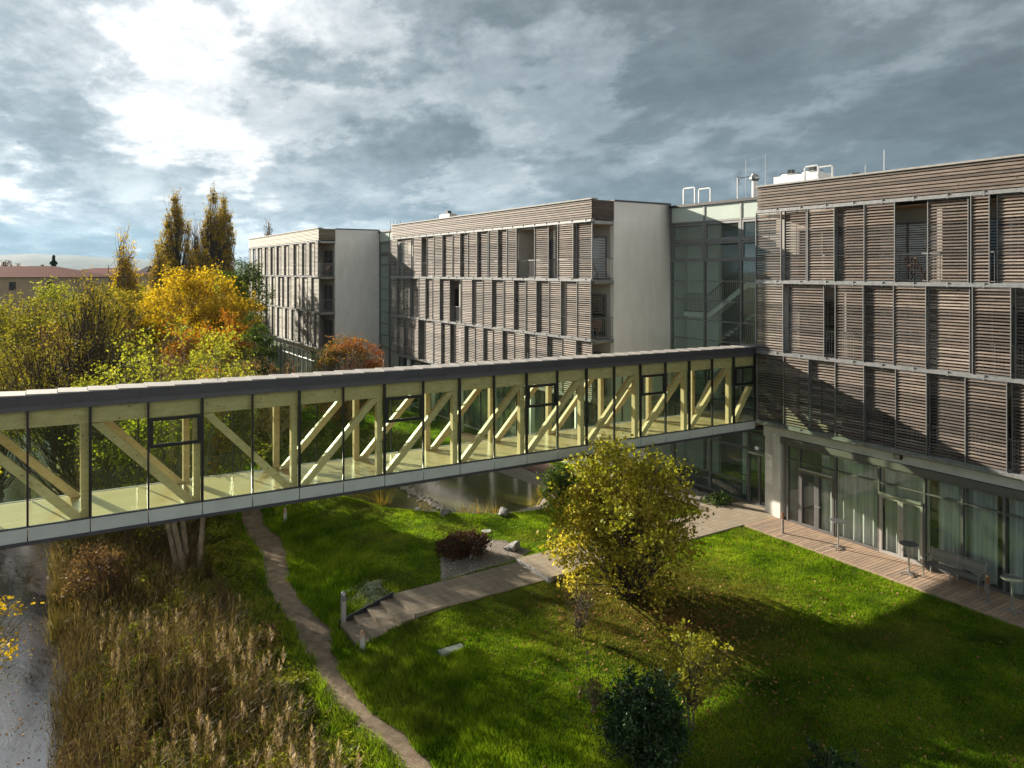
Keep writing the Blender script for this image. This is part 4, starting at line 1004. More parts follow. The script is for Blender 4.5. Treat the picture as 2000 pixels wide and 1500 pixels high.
TT('oak_tree', 'olive green tree touching the left end of the farthest block', 472, 68, 505, 2.8, 50, 'leaf_green', 7000, ls=.19, n=100)
TT('oak_tree', 'round dark green tree in front of the corner of the farthest block', 499, 46, 605, 1.25, 51, 'leaf_green', 5000, ls=.14, n=70, bottom=.2)
TT('oak_tree', 'olive tree in the left distance below the red roof', 30, 62, 556, 3.6, 52, 'leaf_olive', 5500, ls=.19, n=95)
TT('oak_tree', 'yellow olive tree below the wall of the red-roofed house', 112, 66, 545, 3.6, 53, 'leaf_yellowgreen', 5500, ls=.19, n=95)
TT('oak_tree', 'yellow olive tree between the bare tree and the golden maples', 232, 56, 560, 2.8, 54, 'leaf_olive', 5500, ls=.18, n=95)
TT('oak_tree', 'low olive tree at the left edge below the leaning tree', 10, 42, 660, 2.4, 55, 'leaf_olive', 4500, ls=.15, n=80)
TT('oak_tree', 'low olive tree behind the leaning trunk', 105, 47, 640, 2.4, 56, 'leaf_brown', 4500, ls=.15, n=80)
TT('oak_tree', 'yellow green bushy tree right of the brightest crown behind the bridge', 420, 36, 655, 1.9, 57, 'leaf_yellowgreen', 5500, ls=.13, n=80)
for i, (px, t, ty_, w, lf, lb) in enumerate([(345, 33, 690, 1.3, 'leaf_brown', 'brown dry bush just above the bridge roof beside the bright green crown'), (470, 35, 680, 1.4, 'leaf_brown', 'brown dry bush above the bridge roof below the dark green tree'), (545, 40, 703, 1.5, 'leaf_brown', 'brown dry bush above the bridge roof in front of the farthest block'), (410, 33, 700, 1.0, 'leaf_orange', 'rusty bush low above the bridge roof between the brown bushes')]):
    TT('dry_bush', lb, px, t, ty_, w, 70+i, lf, 3200, 'bark_pale', .11, 60, bottom=.3, twigs=7, twig_r=.004, leafkill=.3, limbr=.3, r0=.06, group='dry brown bushes behind the bridge')
# poplars
pop = dict(lift=.34, twigs=10, shell=.5, up=0, limbr=.5, twig_r=.02, caz=3.0, taper=.75)
TT('poplar_tree', 'left of the two tall poplars against the sky', 342, 110, 386, 4.3, 80, 'leaf_poplar', 11000, 'bark_dark', .24, 170, bottom=.10, rc=.45, r0=.3, spread=.9, group='tall poplars on the skyline', **pop)
TT('poplar_tree', 'right of the two tall poplars, forked at the top', 419, 110, 368, 3.3, 81, 'leaf_poplar', 9500, 'bark_dark', .24, 150, bottom=.10, rc=.42, r0=.3, group='tall poplars on the skyline', **pop)
TT('poplar_tree', 'slender right leader of the forked poplar group', 438, 112, 378, 2.7, 82, 'leaf_poplar', 7000, 'bark_dark', .24, 120, bottom=.10, rc=.42, r0=.22, group='tall poplars on the skyline', **pop)
TT('poplar_tree', 'bare thin poplar standing between the two tall ones', 384, 118, 448, 2.2, 83, 'leaf_brown', 1100, 'bark_dark', .22, 110, bottom=.1, rc=.7, r0=.2, group='tall poplars on the skyline', **pop)
TT('poplar_tree', 'short golden poplar with two uneven tips left of the tall ones', 243, 82, 472, 2.0, 84, 'leaf_gold', 3600, 'bark', .22, 90, bottom=.12, rc=.55, r0=.2, trunks=((0, 0, 0, 0), (.1, 0, -1.6, 0)), group='tall poplars on the skyline', **pop)
TT('poplar_tree', 'lone poplar tip above the roof of the farthest block', 524, 150, 441, .9, 85, 'leaf_brown', 1500, 'bark_dark', .28, 60, bottom=.1, rc=.6, r0=.2, group='tall poplars on the skyline', **pop)
TT('poplar_tree', 'small golden tree at the foot of the left tall poplar', 312, 90, 492, 1.6, 86, 'leaf_poplar', 3500, 'bark', .22, 80, bottom=.15, rc=.6, r0=.2, group='tall poplars on the skyline', **pop)
# round red-topped shrub before the far block
x, y = ptT(682, 47)
tree('round_shrub', 'large round shrub with orange red top in front of the farthest block', 'shrub', (x, y, zg(x, y)), 90, (0, 0, 3.55, 2.25, 2.1, 3.0), 230, .42, 17000, .11, 'leaf_redshrub', 'bark', r0=.1, lift=.4, twigs=5, trunk_h=4.8, shell=.72, sides=5)
# creek-side trees reaching over the water on the left
tree('willow_bush', 'yellow leaved tree leaning over the creek at the left edge', 'tree', (-3.2, 24.5, -1.8), 91, (.55, .3, 2.6, 2.1, 2.2, 1.5), 75, .35, 3300, .11, 'leaf_gold', 'bark_dark', r0=.07, lift=.5, twigs=6, trunk_h=3.0, trunks=((0, 0, -.3, 0), (.1, 0, .5, .3)))
tree('maple_tree', 'orange yellow maple beyond the bridge at the left edge', 'tree', (-4.6, 38, -1.4), 92, (0.9, 0, 5.3, 2.2, 2.2, 3.2), 60, .42, 3200, .13, 'leaf_gold', 'bark_dark', leafkill=.5, twig_r=.004, limbr=.25, r0=.10, lift=.4, twigs=6, trunk_h=6.5)
# shade trees of the bank (their long shadows cross the lawn)
tree('elm_tree', 'thin-leaved tree on the creek bank seen through the left bridge glass', 'tree', (2.6, 37.5, -1.7), 93, (0, 0, 5.0, 2.0, 2.0, 2.9), 60, .4, 2200, .12, 'leaf_olive', 'bark', leafkill=.5, twig_r=.004, limbr=.25, r0=.10, lift=.4, twigs=8, trunk_h=6.2)
tree('elm_tree', 'bushy tree on the bank seen through the second bridge window', 'tree', (4.4, 33.0, -1.4), 94, (0, 0, 3.6, 1.9, 1.9, 2.4), 70, .4, 3600, .12, 'leaf_yellowgreen', 'bark', leafkill=.5, twig_r=.004, limbr=.25, r0=.09, lift=.4, twigs=7, trunk_h=4.6)
tree('elm_tree', 'brown green bush seen through the bridge glass above the path', 'tree', (7.2, 41.0, -.8), 95, (0, 0, 3.1, 2.2, 2.2, 2.4), 80, .45, 5200, .13, 'leaf_olive', 'bark', r0=.09, lift=.4, twigs=7, trunk_h=4)

# copies: background bushes and woodland
protoA = TT('background_tree', 'bushy olive tree in the woodland row, first behind the golden trees', 205, 78, 552, 3.6, 61, 'leaf_olive', 4200, 'bark_dark', .26, 80, group='woodland trees behind the creek')
protoB = TT('background_tree', 'bushy yellow tree in the woodland row below the poplars', 330, 84, 548, 3.6, 62, 'leaf_yellowgreen', 4200, 'bark_dark', .26, 80, group='woodland trees behind the creek')
desc = ['left of the red-roofed house', 'under the red roof edge', 'right of the red-roofed house', 'beyond the short golden poplar', 'at the foot of the left poplar', 'at the foot of the right poplar', 'beside the end of the farthest block', 'in the far row at the left edge', 'in the far row below the hill ridge', 'in the far row left of the short poplar', 'in the far row between the poplars', 'in the far row right of the poplars']
bgp = [(-25, 84, .9), (75, 92, .8), (215, 98, .85), (268, 92, .9), (340, 98, 1.0), (425, 95, 1.05), (470, 90, 1.1), (10, 190, 1.0), (120, 200, .95), (235, 190, 1.1), (300, 180, 1.05), (380, 170, 1.15)]
for i, (px, t, s_) in enumerate(bgp):
    x, y = ptT(px, t); copy_tree(protoA if i % 2 else protoB, (x, y, zg(x, y)), i*1.3, s_, ('olive' if i % 2 else 'yellowish')+' woodland tree '+desc[i])
bushP = tree('bank_bush', 'yellow green bush on the creek bank behind the bridge, nearest the path', 'bush', (5.6, 36.5, -1.1), 96, (0, 0, 1.25, 1.5, 1.5, 1.2), 70, .35, 4500, .11, 'leaf_yellowgreen', 'bark', r0=.05, lift=.5, twigs=6, trunk_h=1.8, group='bushes on the creek bank', sides=4)
bushQ = tree('bank_bush', 'brown bush on the creek bank behind the bridge, near the water', 'bush', (2.2, 43, -1.5), 97, (0, 0, 1.3, 1.5, 1.5, 1.3), 70, .35, 3800, .11, 'leaf_brown', 'bark', r0=.05, lift=.5, twigs=8, trunk_h=1.8, group='bushes on the creek bank', sides=4)
for i, (x, y, s_, lb) in enumerate([(1.6, 31.5, .8, 'brown bush at the water side under the left bridge bays'), (6.0, 45, 1.2, 'green bush above the creek far behind the bridge'), (9.2, 47, 1.2, 'brown bush behind the lawn seen through the bridge'), (3.6, 49.5, 1.4, 'green bush beside the creek bend beyond the bridge'), (8.5, 53, 1.5, 'brown bush in front of the golden maples'), (12.5, 52, 1.3, 'green bush before the farthest block'), (12.0, 45.5, 1.0, 'brown bush on the lawn edge behind the pond'), (5.8, 58, 1.7, 'green bush under the golden maples'), (-6, 47, 1.6, 'green bush on the far creek bank'), (-5.5, 57, 1.8, 'brown bush on the far creek bank'), (-6.5, 33, 1.3, 'brown bush on the left creek bank'), (1.5, 60, 1.8, 'brown bush by the creek under the olive trees'), (15.8, 55.5, 1.1, 'green bush at the terrace of the farthest block')]):
    copy_tree(bushP if i % 2 else bushQ, (x, y, zg(x, y)), i*2.1, s_, lb)

# ---------------------------------------------------------------- reeds, weeds, grass
def strips(P, D, W_, n=None):            # triangles: base P, direction D (n,3), half width vector W_
    return np.stack([P-W_, P+W_, P+D], 1)
rr = np.random.RandomState(31)
def samp(n, x0, x1, y0, y1): return x0+(x1-x0)*rr.rand(n), y0+(y1-y0)*rr.rand(n)
# reed bed
n = 7500; x, y = samp(n, .1, 5.2, 12.0, 40)
den = vnoise(x, y, .45, 5)+.25*(x < 3.2); keep = (den*.6+.4*vnoise(x, y, 1.3, 6) > .44) & (rr.rand(n) < np.where(y < 22, 1.0, .75)); x = x[keep]; y = y[keep]; n = len(x)
h = (1.2+.9*rr.rand(n))*(.65+.5*vnoise(x, y, .3, 9)); z = gz(x, y); P = np.stack([x, y, z-.05], 1)
D = np.stack([rr.normal(size=n)*.13, rr.normal(size=n)*.13, np.ones(n)], 1)*h[:, None]
ang = rr.rand(n)*6.28; wv = np.stack([np.cos(ang), np.sin(ang), 0*ang], 1)*.007
T = [strips(P, D, wv)]
for k in range(7):
    f = .25+.7*rr.rand(n); a2 = rr.rand(n)*6.28; L = (.18+.20*rr.rand(n))
    d = np.stack([np.cos(a2)*.7, np.sin(a2)*.7, .35+.8*rr.rand(n)], 1)*L[:, None]; w2 = np.stack([-np.sin(a2), np.cos(a2), rr.rand(n)*.6], 1)*.009
    T.append(strips(P+D*f[:, None], d, w2))
tag(fastmesh('reed_bed', np.concatenate(T), 3, M['reed_stem']), 'dense brown dry reeds along the right bank of the creek', 'reeds', kind='stuff')
pl = (rr.rand(n) < .10*np.clip(vnoise(x, y, .7, 77)-.45, 0, 1)*4) & (y < 25) & (x > 1.5); Pp = (P+D)[pl]; m_ = len(Pp); T = []
for k in range(46):
    f = rr.rand(m_); a2 = rr.rand(m_)*6.28; rad = .075*np.sin(np.pi*np.clip(f*.9+.08, 0, 1))
    b_ = Pp+np.stack([rad*np.cos(a2)*.3, rad*np.sin(a2)*.3, (f-.75)*.42], 1)
    d = np.stack([np.cos(a2)*rad*1.1, np.sin(a2)*rad*1.1, .05+.04*rr.rand(m_)], 1); w2 = np.stack([-np.sin(a2), np.cos(a2), 0*a2], 1)*.011
    T.append(strips(b_, d, w2))
tag(fastmesh('reed_plumes', np.concatenate(T), 3, M['reed_plume']), 'feathery pale reed plumes standing over the reed bed', 'reeds', kind='stuff')
# tangled dry grass
n = 90000; x, y = samp(n, .0, 6.9, 11, 46); den = vnoise(x, y, .9, 12); keep = (den > .25) & (x < pathX(y)-.5); x = x[keep]; y = y[keep]; n = len(x)
h = (.25+.75*rr.rand(n)**1.5)*(.15+1.3*vnoise(x, y, .75, 14)*vnoise(x, y, 2.2, 15)*1.6)*np.clip((pathX(y)-.4-x)/2.5, .12, 1); a2 = rr.rand(n)*6.28
z = gz(x, y); P = np.stack([x, y, z-.03], 1); D = np.stack([np.cos(a2)*.35, np.sin(a2)*.35, .55+.7*rr.rand(n)], 1)*h[:, None]
a3 = rr.rand(n)*6.28; wv = np.stack([np.cos(a3), np.sin(a3), 0*a3], 1)*(.007+.008*rr.rand(n))[:, None]
tag(fastmesh('dry_grass', strips(P, D, wv), 3, M['dry_grass']), 'tangled dry brown grass on the slope below the bridge', 'grass', kind='stuff')
# leafy weeds: mounded leaves
n = 210000; x, y = samp(n, .6, 7.1, 11, 40); g_ = vnoise(x, y, .55, 20)*.7+vnoise(x, y, 1.7, 23)*.3+(x-3.3)*.09; keep = ((g_ > .40) | (x > 5.2)) & (x < pathX(y)-.40-.25*vnoise(x, y, 3, 8)); x = x[keep]; y = y[keep]; n = len(x)
hh = (.08+.75*np.clip(vnoise(x, y, .9, 21)-.2, 0, 1)+.45*np.clip(vnoise(x, y, 2.6, 22)-.35, 0, 1))*np.clip((pathX(y)-.4-x)/1.4, .12, 1)
z = gz(x, y)+hh*(1-rr.rand(n)**2.5*.8); V = leafquads(np.stack([x, y, z], 1), rr, .085, .6)
tag(fastmesh('weeds', V, 4, M['weed_leaf']), 'green leafy weeds between the reeds and the dirt path', 'weeds', kind='stuff')
# dead stems and weed standing in the stream
n = 2600; x, y = samp(n, -2.6, .5, 12, 40); k = (vnoise(x, y, .8, 95) > .60) | (x > -.05-.35*vnoise(x, y, 1.3, 96)); x = x[k]; y = y[k]; n = len(x); a2 = rr.rand(n)*6.28
P = np.stack([x, y, np.full(n, CREEK_Z-.03)], 1); D = np.stack([np.cos(a2)*.5, np.sin(a2)*.5, .15+.6*rr.rand(n)], 1)*(.12+.32*rr.rand(n))[:, None]
tag(fastmesh('stream_weed', strips(P, D, np.stack([-np.sin(a2), np.cos(a2), 0*a2], 1)*.012), 3, M['dry_grass']), 'dark broken stems standing in the stream', 'weeds', kind='stuff')
n = 900; x, y = samp(n, -2.4, .4, 12, 40); k = vnoise(x, y, 1.1, 97) > .5; x = x[k]; y = y[k]
tag(fastmesh('floating_leaves', leafquads(np.stack([x, y, np.full(len(x), CREEK_Z+.012)], 1), rr, .06, 8.0, .8), 4, M['leaf_fallen']), 'fallen leaves floating on the stream', 'leaves', kind='stuff')
# low scrub mounds
def scrub(name, mat, nc_, label, seed, x0, x1, y0, y1, sz):
    r2 = np.random.RandomState(seed); V = []
    for _ in range(nc_):
        cx_, cy_ = r2.uniform(x0, x1), r2.uniform(y0, y1)
        if abs(cx_-float(pathX(cy_))) < 1.45: continue
        rad = r2.uniform(.22, .62); h_ = rad*r2.uniform(.9, 1.9); m_ = int(420*rad/.45)
        v = r2.normal(size=(m_, 3)); v /= np.linalg.norm(v, axis=1)[:, None]; v *= (.55+.5*r2.rand(m_))[:, None]; v[:, 2] = np.abs(v[:, 2])
        P3 = np.stack([cx_+v[:, 0]*rad, cy_+v[:, 1]*rad, zg(cx_, cy_)+v[:, 2]*h_-.05], 1)
        V.append(leafquads(P3, r2, sz, .4))
    tag(fastmesh(name, np.concatenate(V), 4, M[mat]), label, 'scrub', kind='stuff')
scrub('brown_scrub', 'leaf_brown', 110, 'dark brown scrub mounds among the reeds', 301, .5, 5.6, 12, 34, .07)
scrub('green_scrub', 'weed_leaf', 110, 'green scrub mounds between the reeds and the path', 302, 1.5, 6.6, 12, 36, .075)
# far undergrowth beyond the bridge
n = 60000; x, y = samp(n, -16, 18, 40, 100); hh = .3+1.6*np.clip(vnoise(x, y, .35, 24)-.25, 0, 1); keep = ~((x > -3.6) & (x < .4)) & (hh > .35); x = x[keep]; y = y[keep]; hh = hh[keep]; n = len(x)
V = leafquads(np.stack([x, y, gz(x, y)+hh*(1-rr.rand(n)**2*.9)], 1), rr, .24, .5)
tag(fastmesh('undergrowth', V, 4, M['leaf_olive']), 'olive undergrowth covering the ground below the woodland trees', 'undergrowth', kind='stuff')
# the variegated ground cover by the steps
n = 9000; x = 7.9+2.2*rr.rand(n); y = 22.4+2.6*rr.rand(n); keep = (np.hypot((x-8.9)/1.0, (y-23.2)/1.0) < .55+.6*vnoise(x, y, 2.4, 30)-.3*rr.rand(n)) & (y > 22.56); x = x[keep]; y = y[keep]; n = len(x)
V = leafquads(np.stack([x, y, gz(x, y)+.03+.20*rr.rand(n)*vnoise(x, y, 3.0, 31)], 1), rr, .075, .6)
tag(fastmesh('ground_cover', V, 4, M['leaf_whitish']), 'pale variegated ground cover beside the garden steps', 'ground cover', kind='stuff')
# lawn blades
SL = ptG(882, 1260)
def lawn(n, x0, x1, y0, y1, hmul, wmul):
    x, y = samp(n, x0, x1, y0, y1)
    dxp = x-pathX(y); k0 = (dxp > 0) | (rr.rand(n) < .35); k = k0 & (np.abs(dxp) > pathW(y, np.sign(dxp))-.05+.12*rr.rand(n)*vnoise(x, y, 4, 45))
    k &= ~((x > 7.75) & (x < 9.6) & (y > 20.79) & (y < 22.56))
    k &= ~((x >= 9.5) & (x < 14.6) & (y > 20.68) & (y < 22.58)); k &= ~((x >= 14.4) & (y > 20.45) & (y < 22.54)); k &= inpoly(x, y, POND) > .12
    k &= ~((np.abs(x-SL[0]) < .40) & (np.abs(y-SL[1]) < .18)); k &= inpoly(x, y, np.array(bed)) > -.03; k &= inpoly(x, y, np.array(beach)) > -.02; k &= ~((x > 24.55) & (y > 20))
    x = x[k]; y = y[k]; m = len(x); wild = np.clip((10.4-x)/1.6, 0, 1)
    tuft = .6*vnoise(x, y, 2.2, 40)+.4*vnoise(x, y, 7.0, 46); tuft2 = vnoise(x, y, .8, 41)
    h = (.022+.065*tuft**1.5+.02*tuft2+wild*(.05+.16*np.clip(tuft-.35, 0, 1)+.08*tuft2))*(.6+.7*rr.rand(m))*hmul
    a2 = rr.rand(m)*6.28; lean = .55
    P = np.stack([x, y, gz(x, y)-.006], 1); D = np.stack([np.cos(a2)*lean, np.sin(a2)*lean, np.ones(m)], 1)*h[:, None]
    a3 = rr.rand(m)*6.28; wv = np.stack([np.cos(a3), np.sin(a3), 0*a3], 1)*(.006+.006*rr.rand(m))[:, None]*wmul
    return strips(P, D, wv)
T = np.concatenate([lawn(640000, 5.6, 24.2, 4, 21.0, 1.0, 1.1), lawn(220000, 5.6, 24.6, 21.0, 33, 1.2, 1.5), lawn(110000, 6.4, 23, 33, 56, 1.5, 2.4)])
tag(fastmesh('lawn_grass', T, 3, M['grass_blade']), 'short bright green lawn grass around the tree and the walk', 'grass', kind='stuff')
# fallen leaves
n = 7500; cxy = np.array([tx, ty]); r_ = np.abs(rr.normal(size=n))*3.2; a2 = rr.rand(n)*6.28
pick = rr.rand(n) < .72; x = np.where(pick, tx+r_*np.cos(a2)+.1, 11+13*rr.rand(n)); y = np.where(pick, ty+r_*np.sin(a2)*1.3-2.2, 6+14*rr.rand(n)); kk_ = pick | (vnoise(x, y, .35, 66) > .5); x = x[kk_]; y = y[kk_]
k = (x < 24.1) & (x > 9) & (y < 20.4) & (y > 5); x = x[k]; y = y[k]
V = leafquads(np.stack([x, y, gz(x, y)+.045], 1), rr, .06, 1.2, .8)
tag(fastmesh('fallen_leaves', V, 4, M['leaf_fallen']), 'scattered fallen leaves on the lawn around the tree', 'leaves', kind='stuff')
# pond plants
def tuft(px, py, label, n=60, h=.6, seed=1):
    r2 = np.random.RandomState(seed); x, y = ptG(px, py, -.1); z = min(zg(x, y), -.05)
    a = r2.rand(n)*6.28; rad = .22*r2.rand(n); P = np.stack([x+rad*np.cos(a)*1.6, y+rad*np.sin(a), np.full(n, z-.1)], 1)
    D = np.stack([np.cos(a)*.55, np.sin(a)*.55, .8+.5*r2.rand(n)], 1)*(h*(.5+.7*r2.rand(n)))[:, None]; W2 = np.stack([-np.sin(a), np.cos(a), 0*a], 1)*.014
    tag(fastmesh('pond_grass_tuft', strips(P, D, W2), 3, M['pond_grass'], origin=(x, y, z)), label, 'grass tuft', 'orange grass tufts along the pond edge')
for i, (px, py, n_, h_, lb) in enumerate([(745, 980, 90, .8, 'large green orange tuft at the left pond edge below the bridge'), (828, 990, 40, .6, 'small tuft beside the pale pond stone'), (908, 1000, 55, .55, 'orange tuft at the middle of the near pond edge'), (938, 1000, 50, .6, 'orange tuft just left of the big near rock'), (968, 995, 70, .75, 'taller orange tuft behind the big near rock'), (1042, 985, 60, .6, 'yellow tuft at the right pond edge'), (1060, 965, 70, .7, 'tuft at the right pond edge below the far rock'), (715, 960, 80, .7, 'brownish tuft at the far left of the pond')]):
    tuft(px, py, lb, n_, h_, 200+i)

# ---------------------------------------------------------------- rocks
def rock(px, py, w, h, label, seed, z=0, mat='stone'):
    x, y = ptG(px, py, z); r2 = np.random.RandomState(seed)
    import bmesh
    bm = bmesh.new(); bmesh.ops.create_icosphere(bm, subdivisions=3, radius=1)
    ax = r2.normal(size=(16, 3)); ax /= np.linalg.norm(ax, axis=1)[:, None]; cut = .42+.38*r2.rand(16)
    for v in bm.verts:
        p = np.array(v.co)
        for a, c in zip(ax, cut):
            d = p@a
            if d > c: p = p-a*(d-c)*.92
        p *= 1+.05*math.sin(p[0]*9+seed)*math.cos(p[1]*8)+.03*r2.normal()
        v.co = (p[0]*w/2*1.15, p[1]*w/2*.8, p[2]*h*.62+h*.38)
    me = bpy.data.meshes.new('rock'); bm.to_mesh(me); bm.free(); me.materials.append(M[mat])
    o = bpy.data.objects.new('rock', me); COL.objects.link(o); o.location = (x, y, zg(x, y)-.04); o.rotation_euler = (0, 0, r2.rand()*6)
    tag(o, label, 'rock', 'boulders around the pond and gravel bed')
rock(870, 1005, .58, .42, 'dark squarish rock on the near pond edge left of the orange tufts', 1)
rock(984, 1005, .78, .45, 'large blocky rock on the near pond edge right of the orange tufts', 2)
rock(922, 1090, .62, .32, 'rounded grey rock at the foot of the heather shrub', 3)
rock(1004, 1072, .85, .35, 'long grey rock at the far edge of the gravel bed', 4)
rock(1033, 952, .75, .32, 'flat rock on the far right shore of the pond', 5)
rock(984, 930, .60, .28, 'rock on the gravel beach beneath the bridge', 6)
rock(816, 992, .45, .2, 'pale flat stone in the shallow near edge of the pond', 7, mat='concrete_light')
rock(1072, 990, .5, .3, 'rock at the pond edge close to the yellow tree', 8)
x, y = ptG(1075, 1010); 
# line of stones across the pond
mb = MB(); r2 = np.random.RandomState(9); A_ = np.array(ptG(785, 945, -.1)); B_ = np.array(ptG(862, 990, -.1))
for i in range(150):
    p = A_+(B_-A_)*r2.rand()+r2.normal(size=2)*.12; s_ = .05+.07*r2.rand()
    mb.lathe(p[0], p[1], [(s_, -.24), (s_*.9, -.17), (s_*.4, -.13)], 6)
tag(mb.build('pebble_bar', M['gravel_stone'], origin=(A_[0], A_[1], -.24)), 'narrow strip of pale pebbles crossing the pond', 'gravel', kind='stuff')
# slabs in the lawn
def slab(px, py, a, b, label, mat, rz=0, rnd=False):
    x, y = ptG(px, py); z = zg(x, y); mb = MB()
    if rnd: mb.lathe(x, y, [(a/2, z-.05), (a/2, z+.04), (a/2-.02, z+.05)], 20)
    else:
        mb.box(x-a/2, x+a/2, y-b/2, y+b/2, z-.05, z+.03); mb.box(x-a/2+.03, x+a/2-.03, y-b/2+.03, y+b/2-.03, z+.031, z+.038)
    o = mb.build('manhole_cover', M[mat], origin=(x, y, z)); tag(o, label, 'manhole cover')
slab(882, 1260, .75, .30, 'rectangular pale green cover slab in the lawn below the walk', 'slab_green')
slab(950, 1038, .42, .42, 'small round pale cover in the lawn behind the heather shrub', 'concrete_light', rnd=True)

# ---------------------------------------------------------------- bollards
def bollard_light(px, py, z, h, r, label, style):
    x, y = ptG(px, py, z); z0 = zg(x, y) if style != 'wood' else .15
    e = empty('bollard_light' if style != 'wood' else 'deck_bollard', (x, y, z0), label, 'bollard')
    if style == 'metal':
        mb = MB(); mb.lathe(x, y, [(r, z0), (r, z0+h*.72)], 18); mb.build('post', M['frame_light'], e)
        mb = MB()
        for i in range(5): mb.lathe(x, y, [(r*.92, z0+h*.725+i*.032), (r*.92, z0+h*.725+i*.032+.014)], 18)
        mb.build('louvre', M['galvanised'], e)
        mb = MB(); mb.lathe(x, y, [(r*.8, z0+h*.722), (r*.8, z0+h*.86)], 18); mb.build('lamp_glass', M['lamp_glass'], e)
        mb = MB(); mb.lathe(x, y, [(r, z0+h*.865), (r*1.02, z0+h*.91), (r*.8, z0+h*.96), (r*.45, z0+h*.99), (.01, z0+h)], 18); mb.build('cap', M['galvanised'], e)
        mb = MB(); mb.box(x-r*1.5, x+r*1.5, y-r*1.5, y+r*1.5, z0-.1, z0+.02); mb.build('base_slab', M['concrete_light'], e)
    elif style == 'concrete':
        mb = MB(); mb.lathe(x, y, [(r*1.15, z0-.05), (r*.95, z0+h*.62)], 14); mb.build('post', M['concrete_light'], e)
        mb = MB(); mb.lathe(x, y, [(r*.95, z0+h*.622), (r*.9, z0+h*.8), (r*.75, z0+h*.93), (r*.4, z0+h*.99), (.01, z0+h)], 14); mb.build('cap', M['concrete_rust'], e)
        mb = MB(); mb.box(x-r*1.7, x+r*1.7, y-r*1.7, y+r*1.7, z0-.1, z0+.03); mb.build('base_slab', M['concrete_light'], e)
    else:
        mb = MB(); mb.lathe(x, y, [(r, z0), (r, z0+h*.7)], 14); mb.build('post', M['grey_wood'], e)
        mb = MB(); mb.lathe(x, y, [(r*1.01, z0+h*.702), (r*1.01, z0+h), (r*.7, z0+h+.01)], 14); mb.build('top_band', M['rust_brown'], e)
        mb = MB(); mb.lathe(x, y, [(r*1.9, z0), (r*1.9, z0+.012)], 14); mb.build('foot_plate', M['galvanised'], e)
pbr('concrete_rust', (.50, .42, .36), .85, var=.3, scale=9, dark=(.30, .13, .06))
bollard_light(671, 1210, -.42, 1.02, .085, 'tall grey metal bollard light with rounded cap beside the steps', 'metal')
bollard_light(708, 1272, -.5, .62, .075, 'short pale concrete bollard at the foot of the steps', 'concrete')
bollard_light(557, 1019, -.4, .62, .075, 'short concrete bollard with rusty cap on the grass far up the path', 'concrete')
bollard_light(1529, 1041, .15, .82, .045, 'slim brown bollard on the deck beside the entrance column', 'wood')
bollard_light(1929, 1176, .15, .82, .05, 'slim brown bollard on the deck right of the bench', 'wood')

# ---------------------------------------------------------------- tables and benches on the deck
def table(px, py, label, r=.30, h=1.05, proto=None):
    x, y = ptG(px, py, .15)
    if proto: return copy_tree(proto, (x, y, .155), .5, 1, label)
    e = empty('bistro_table', (x, y, .155), label, 'table', 'round bistro tables on the deck'); z0 = .155
    mb = MB(); mb.lathe(x, y, [(r-.01, z0+h-.03), (r, z0+h-.02), (r, z0+h-.006), (r-.01, z0+h)], 32); mb.build('tabletop', M['tabletop_grey'], e)
    mb = MB(); mb.lathe(x, y, [(r+.006, z0+h-.024), (r+.006, z0+h-.008)], 32); mb.build('rim', M['galvanised'], e)
    mb = MB(); mb.lathe(x, y, [(.035, z0+.06), (.03, z0+.12), (.03, z0+h-.032)], 14); mb.build('column', M['galvanised'], e)
    for a in np.arange(.3, 6.2, math.pi/2):
        mb = MB(); c, s_ = math.cos(a), math.sin(a)
        mb.bar((x+.02*c, y+.02*s_, z0+.07), (x+.27*c, y+.27*s_, z0+.025), .05, .025); mb.lathe(x+.27*c, y+.27*s_, [(.025, z0), (.025, z0+.03)], 8)
        mb.build('foot', M['galvanised'], e)
    return e
pbr('tabletop_grey', (.14, .14, .15), .3, .1, var=.15)
t1 = table(1637, 1071, 'round bistro table by the first glass doors, farthest along the deck')
table(1775, 1121, 'round bistro table in front of the pale double door left of the bench', proto=t1)
table(1977, 1196, 'round bistro table at the right edge of the photo beyond the bollard', proto=t1)
def bench(x, y0, y1, label):
    e = empty('garden_bench', (x, (y0+y1)/2, .15), label, 'bench', 'slatted benches on the deck'); z0 = .155
    mb = MB()
    for i in range(6): mb.box(x+i*.075, x+i*.075+.062, y0+.02, y1-.02, z0+.42, z0+.44)
    mb.build('seat', M['grey_wood'], e)
    ym = (y0+y1)/2
    for (a, b) in ((y0+.02, ym-.01), (ym+.01, y1-.02)):
        mb = MB()
        for i in range(5):
            zz = z0+.50+i*.078; xx = x+.46+i*.018
            mb.hexa([(xx, a, zz), (xx+.02, a, zz), (xx+.02, b, zz), (xx, b, zz), (xx+.015, a, zz+.066), (xx+.035, a, zz+.066), (xx+.035, b, zz+.066), (xx+.015, b, zz+.066)])
        mb.build('backrest', M['grey_wood'], e)
    for yy in (y0, ym, y1):
        mb = MB(); mb.box(x-.01, x+.03, yy-.018, yy+.018, z0, z0+.415); mb.build('leg', M['galvanised'], e)
        mb = MB(); mb.bar((x+.46, yy, z0), (x+.50, yy, z0+.6), .036, .036); mb.bar((x+.50, yy, z0+.6), (x+.57, yy, z0+.9), .03, .03); mb.build('leg', M['galvanised'], e)
        mb = MB(); mb.box(x+.03, x+.47, yy-.015, yy+.015, z0+.385, z0+.415); mb.build('seat_rail', M['galvanised'], e)
    for yy in (y0-.02, y1+.02):
        mb = MB(); mb.box(x-.02, x+.52, yy-.025, yy+.025, z0+.64, z0+.665); mb.box(x-.005, x+.025, yy-.015, yy+.015, z0+.42, z0+.638); mb.build('armrest', M['galvanised'], e)
